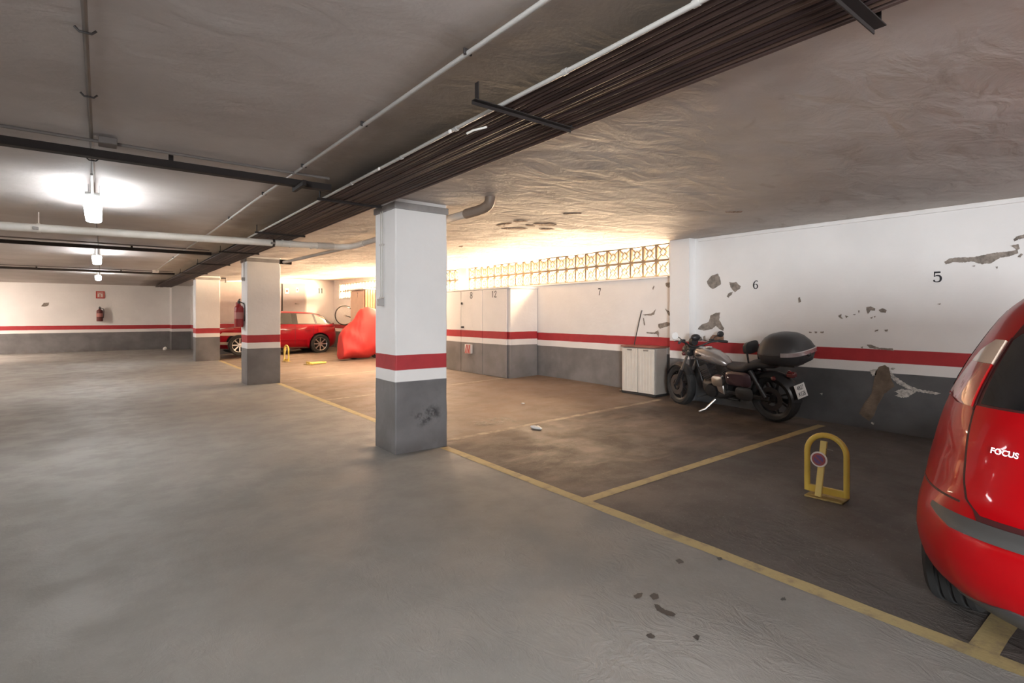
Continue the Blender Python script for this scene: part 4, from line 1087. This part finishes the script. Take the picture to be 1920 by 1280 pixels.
MB().loft([(.12, -.06, .50, .06, .05, 3.2), (.15, -.06, .49, .09, .075, 3.4), (.205, -.06, .485, .085, .07, 3.4), (.215, -.06, .485, .06, .05, 3.2)], 24, 'y').build('chrome_air_cleaner', M_ALU, mo)
MB().prism([(-.13, .12, .43), (-.02, .12, .42), (-.04, .12, .34), (-.14, .12, .30)], (0, .06, 0)).build('chrome_side_cover', M_ALU, mo, bev=.012)
MB().loft([(.115, -.36, .54, .16, .085, 3.6), (.17, -.36, .535, .19, .10, 3.8), (.20, -.36, .535, .15, .075, 3.6)], 28, 'y').build('side_panel', M_MAROON, mo)
MB().loft([(-.115, -.36, .54, .16, .085, 3.6), (-.17, -.36, .535, .19, .10, 3.8), (-.20, -.36, .535, .15, .075, 3.6)], 28, 'y').build('side_panel', M_MAROON, mo)
MB().ell((-.24, .205, .555), (.012, .006, .012)).build('panel_lock', M_CHROME, mo)
for s in (1, -1):
    MB().bar((-.12, s*.11, .33), (-WBH, s*.115, .31), .03, .05).build('swing_arm', M_BIKEBLK, mo, bev=.006)
    MB().tube([(-.70, s*.13, .33), (-.52, s*.13, .66)], [.026, .030], 12).build('shock_absorber', M_BIKEBLK, mo)
    MB().ell((-.86, s*.17, .60), (.03, .03, .03), 12, 8).build('turn_signal', M_SMOKE, mo)
    MB().tube([(.2, s*.12, .25), (.24, s*.27, .25)], .014, 8).build('foot_peg', M_BLKPL, mo)
MB().loft([(.115, -WBH+.34, .34, .12, .08, 3), (.135, -WBH+.34, .34, .13, .09, 3), (.15, -WBH+.34, .34, .10, .07, 3)], 20, 'y').build('belt_cover', M_BLKPL, mo)
fen = []
for k in range(14):
    a = radians(40+k*11); c = V(-WBH+.345*cos(a), 0, .31+.345*sin(a)); n_ = V(cos(a), 0, sin(a))
    fen.append([tuple(c+V(0, y, 0)-n_*(abs(y)/.11)**2*.06+n_*d) for y, d in ((-.11, 0), (-.06, 0), (0, 0), (.06, 0), (.11, 0), (.10, -.007), (.0, -.007), (-.10, -.007))])
MB().ring(fen).build('rear_fender', M_BIKEBLK, mo)
MB().box((-.99, 0, .62), (.10, .09, .06)).build('tail_light', M_SMOKE, mo, bev=.015)
# right-hand exhaust and small visible left parts
MB().tube(smoothpts([(.2, -.08, .5), (.34, -.14, .45), (.30, -.17, .22), (-.1, -.17, .2), (-.85, -.18, .22)], 2), .03, 12).build('exhaust_pipe', M_BIKEBLK, mo)
MB().tube([(-.3, -.18, .205), (-.95, -.185, .23)], .045, 14).build('silencer', M_BIKEBLK, mo)
MB().tube([(.06, .12, .20), (.14, .25, .085), (.19, .33, .062)], [.016, .015, .013], 8).build('side_stand', M_ALU, mo)
# number plate on its side mount
pl = MB().box((0, 0, 0), (.006, .21, .165)).xf(Matrix.Translation((-1.09, .0, .435)) @ Matrix.Rotation(radians(14), 4, 'Y')).build('number_plate', M_PLATE, mo, bev=.003)
MB().bar((-.93, 0, .52), (-1.08, 0, .47), .04, .02).build('plate_bracket', M_BIKEBLK, mo)
for i, s_ in enumerate(('4827', 'KGB')):
    text('plate_text', s_, .072, M_BLACKP, pl, Matrix.Translation((-1.09, .0, .435)) @ Matrix.Rotation(radians(14), 4, 'Y') @ basis((-.0045, 0, .036-.074*i), (0, -1, 0), (0, 0, 1)), .0005)
# top case
tcx, tcz = -.95, .86
MB().box((tcx+.02, 0, .755), (.34, .22, .03)).build('luggage_rack', M_BIKEBLK, mo, bev=.006)
k_ = MB().loft([(.77, tcx, 0, .20, .20, 2.6), (.80, tcx, 0, .255, .265, 2.8), (.88, tcx, 0, .275, .30, 2.9), (.915, tcx, 0, .278, .302, 2.9)], 36, 'z').build('top_case_base', M_CASE, mo, sharp=60)
lid = MB().loft([(.917, tcx, 0, .282, .306, 2.9), (.95, tcx, 0, .278, .302, 2.8), (1.02, tcx+.005, 0, .255, .275, 2.6), (1.09, tcx+.01, 0, .205, .215, 2.4), (1.125, tcx+.01, 0, .15, .155, 2.3), (1.142, tcx+.01, 0, .08, .08, 2.2), (1.146, tcx+.01, 0, .02, .02, 2)], 36, 'z').build('top_case_lid', M_CASE, mo, sharp=60)
arc = lambda r1, r2, a0, a1, z: [(tcx+math.copysign(abs(cos(a))**(2/2.9), cos(a))*r1, math.copysign(abs(sin(a))**(2/2.9), sin(a))*r2, z) for a in [a0+(a1-a0)*k/24 for k in range(25)]]
A0, A1 = radians(105), radians(255)
rows = [arc(.284+d, .308+d, A0, A1, z) for z, d in ((.895, -.004), (.90, .008), (.945, .008), (.95, -.004))]
MB().ring(rows, closed=False).build('reflector_strip', mat('silver_reflector', (.55, .50, .50), .15, metal=.6, coat=1), lid)
MB().ell((tcx-.285, 0, .89), (.015, .035, .025)).build('case_lock', M_BLKPL, mo)

# ------------------------------------------------------------------ bicycle on the far right wall
bp_ = atY(646, 591, 17.95)
bi = thing('bicycle', 'bicycle hung upright by its front wheel left of the wooden locker', 'bicycle', (bp_[0], 17.95, bp_[2]))
def bwheel(x, z):
    b = MB(); r = .325
    t = MB().tube([(x+r*cos(a), 0, z+r*sin(a)) for a in [2*pi*k/40 for k in range(41)]], .017, 8, cap=False).build('tyre', M_RUBBER, bi)
    MB().tube([(x+(r-.025)*cos(a), 0, z+(r-.025)*sin(a)) for a in [2*pi*k/40 for k in range(41)]], .010, 6, cap=False).build('rim', M_ALU, t)
    for k in range(16):
        a = 2*pi*k/16; b.tube([(x+.02*cos(a), .02*(-1)**k, z+.02*sin(a)), (x+(r-.03)*cos(a), 0, z+(r-.03)*sin(a))], .0018, 4)
    b.tube([(x, -.05, z), (x, .05, z)], .022, 12).build('spokes', M_ALU, t)
bwheel(0, 0); bwheel(.10, -.93)
MB().tube([(0, 0, 0), (.26, 0, -.08), (.36, 0, -.11)], .015, 8).build('fork', M_BIKEBLK, bi)
b = MB(); H, ST, BB, RX = (.30, 0, -.10), (.42, 0, -.60), (.02, 0, -.52), (.10, 0, -.93)
for a_, c_ in ((H, ST), (H, BB), (ST, BB), (BB, RX), (ST, RX)): b.tube([a_, c_], .015, 8)
b.build('frame', M_BIKEBLK, bi)
MB().ell((.52, 0, -.64), (.03, .06, .13)).build('saddle', M_BLKPL, bi)
MB().tube([(.40, -.25, -.08), (.38, 0, -.11), (.40, .25, -.08)], .012, 8).build('handlebar', M_BIKEBLK, bi)
MB().tube([(7.29-bp_[0], 0, .30), (.05, 0, .30), (0, 0, .33)], .010, 6).build('wall_hook', M_IRON, bi)

# ------------------------------------------------------------------ fire extinguishers and sign
def extinguisher(name, label, loc, rotz, r, h, m):
    t = thing(name, label, 'fire extinguisher', loc, (0, 0, rotz))
    MB().lathe([(.001, 0), (r*.9, 0), (r, .02), (r, h*.80), (r*.85, h*.88), (r*.4, h*.94), (r*.3, h)], (0, 0, 0), 'z', 24).build('cylinder', m, t)
    MB().lathe([(.001, h), (r*.34, h), (r*.3, h+.06), (.001, h+.06)], (0, 0, 0), 'z', 14).build('valve', M_BLKPL, t)
    MB().bar((0, 0, h+.07), (0, -.10, h+.09), .02, .015).build('lever', M_BLKPL, t)
    MB().tube(smoothpts([(r*.3, 0, h+.03), (r*1.3, 0, h), (r*1.25, -.02, h*.6), (r*1.1, -.03, h*.25)], 2), .011, 8).build('hose', M_BLKPL, t)
    MB().lathe([(r*1.01, h*.35), (r*1.015, h*.36), (r*1.015, h*.62), (r*1.01, h*.63)], (0, 0, 0), 'z', 24).build('label_band', mat('faded_label', (.42, .16, .14), .5), t)
    return t
extinguisher('fire_extinguisher', 'large red fire extinguisher on the side of the second column', (2.20, 11.85, 1.155), 0, .085, .47, M_EXT)
MB().box((-.0, 0.16, .25), (.05, .12, .50)).build('mounting_box', M_EXT, [o for o in bpy.data.objects if o.name == 'fire_extinguisher'][0], bev=.01)
p = atY(187, 602, 25.85)
extinguisher('fire_extinguisher', 'shadow-darkened fire extinguisher on the back wall below a red sign', (p[0], 25.87, p[2]), 0, .1, .48, M_EXTD)
sg = thing('fire_sign', 'small red square sign on the back wall above the extinguisher', 'sign')
p = atY(188, 552.5, 26)
MB().box((p[0], 25.985, p[2]), (.27, .02, .28)).build('plate', M_SIGNR, sg, bev=.003)
MB().box((p[0], 25.973, p[2]), (.20, .004, .21)).build('symbol_field', mat('pale_sign_field', (.62, .30, .26), .5), sg)
MB().tube([(p[0]-.05, 25.968, p[2]-.08), (p[0]-.05, 25.968, p[2]+.03)], .022, 8).bar((p[0]-.05, 25.968, p[2]+.05), (p[0]+.05, 25.968, p[2]+.02), .004, .02).bar((p[0]+.05, 25.968, p[2]-.08), (p[0]+.05, 25.968, p[2]+.03), .004, .03).build('symbol', M_SIGNW, sg)

# ------------------------------------------------------------------ litter
def crumple(name, label, loc, s, seed):
    b = MB().ell((0, 0, 0), (1, 1, 1), 12, 8); rr = random.Random(seed)
    b.v = [(x*s[0]*(1+.35*noise.noise(V(x*2+seed, y*2, z*2))), y*s[1]*(1+.4*noise.noise(V(x*3, y*3+seed, z*3))), max(-s[2]*.9, z*s[2]*(1+.5*noise.noise(V(x*3, y*3, z*3+seed))))) for x, y, z in b.v]
    o = b.build(name, M_PAPER, None, sharp=15)
    o.location = (loc[0], loc[1], loc[2]+s[2]*.9); o.rotation_euler = (0, 0, seed)
    return tag(o, label, 'litter')
p = atF(1005, 804); o = crumple('paper_scrap', 'crumpled white paper scrap on the brown bay floor', p, (.09, .035, .022), 1); o.rotation_euler.z = radians(-80)
p = atF(981, 757); crumple('paper_scrap', 'tiny white paper bit beyond the larger scrap on the bay floor', p, (.03, .018, .01), 2)
p = (2.0, 25.0, 0); crumple('paper_ball', 'small white crumpled ball at the foot of the back wall', p, (.075, .075, .07), 3)
p = atF(1166, 733); o = crumple('dry_leaf', 'small dark dry leaf on the floor left of cream cabinet', p, (.03, .05, .02), 4); o.data.materials.clear(); o.data.materials.append(M_BROWNST)
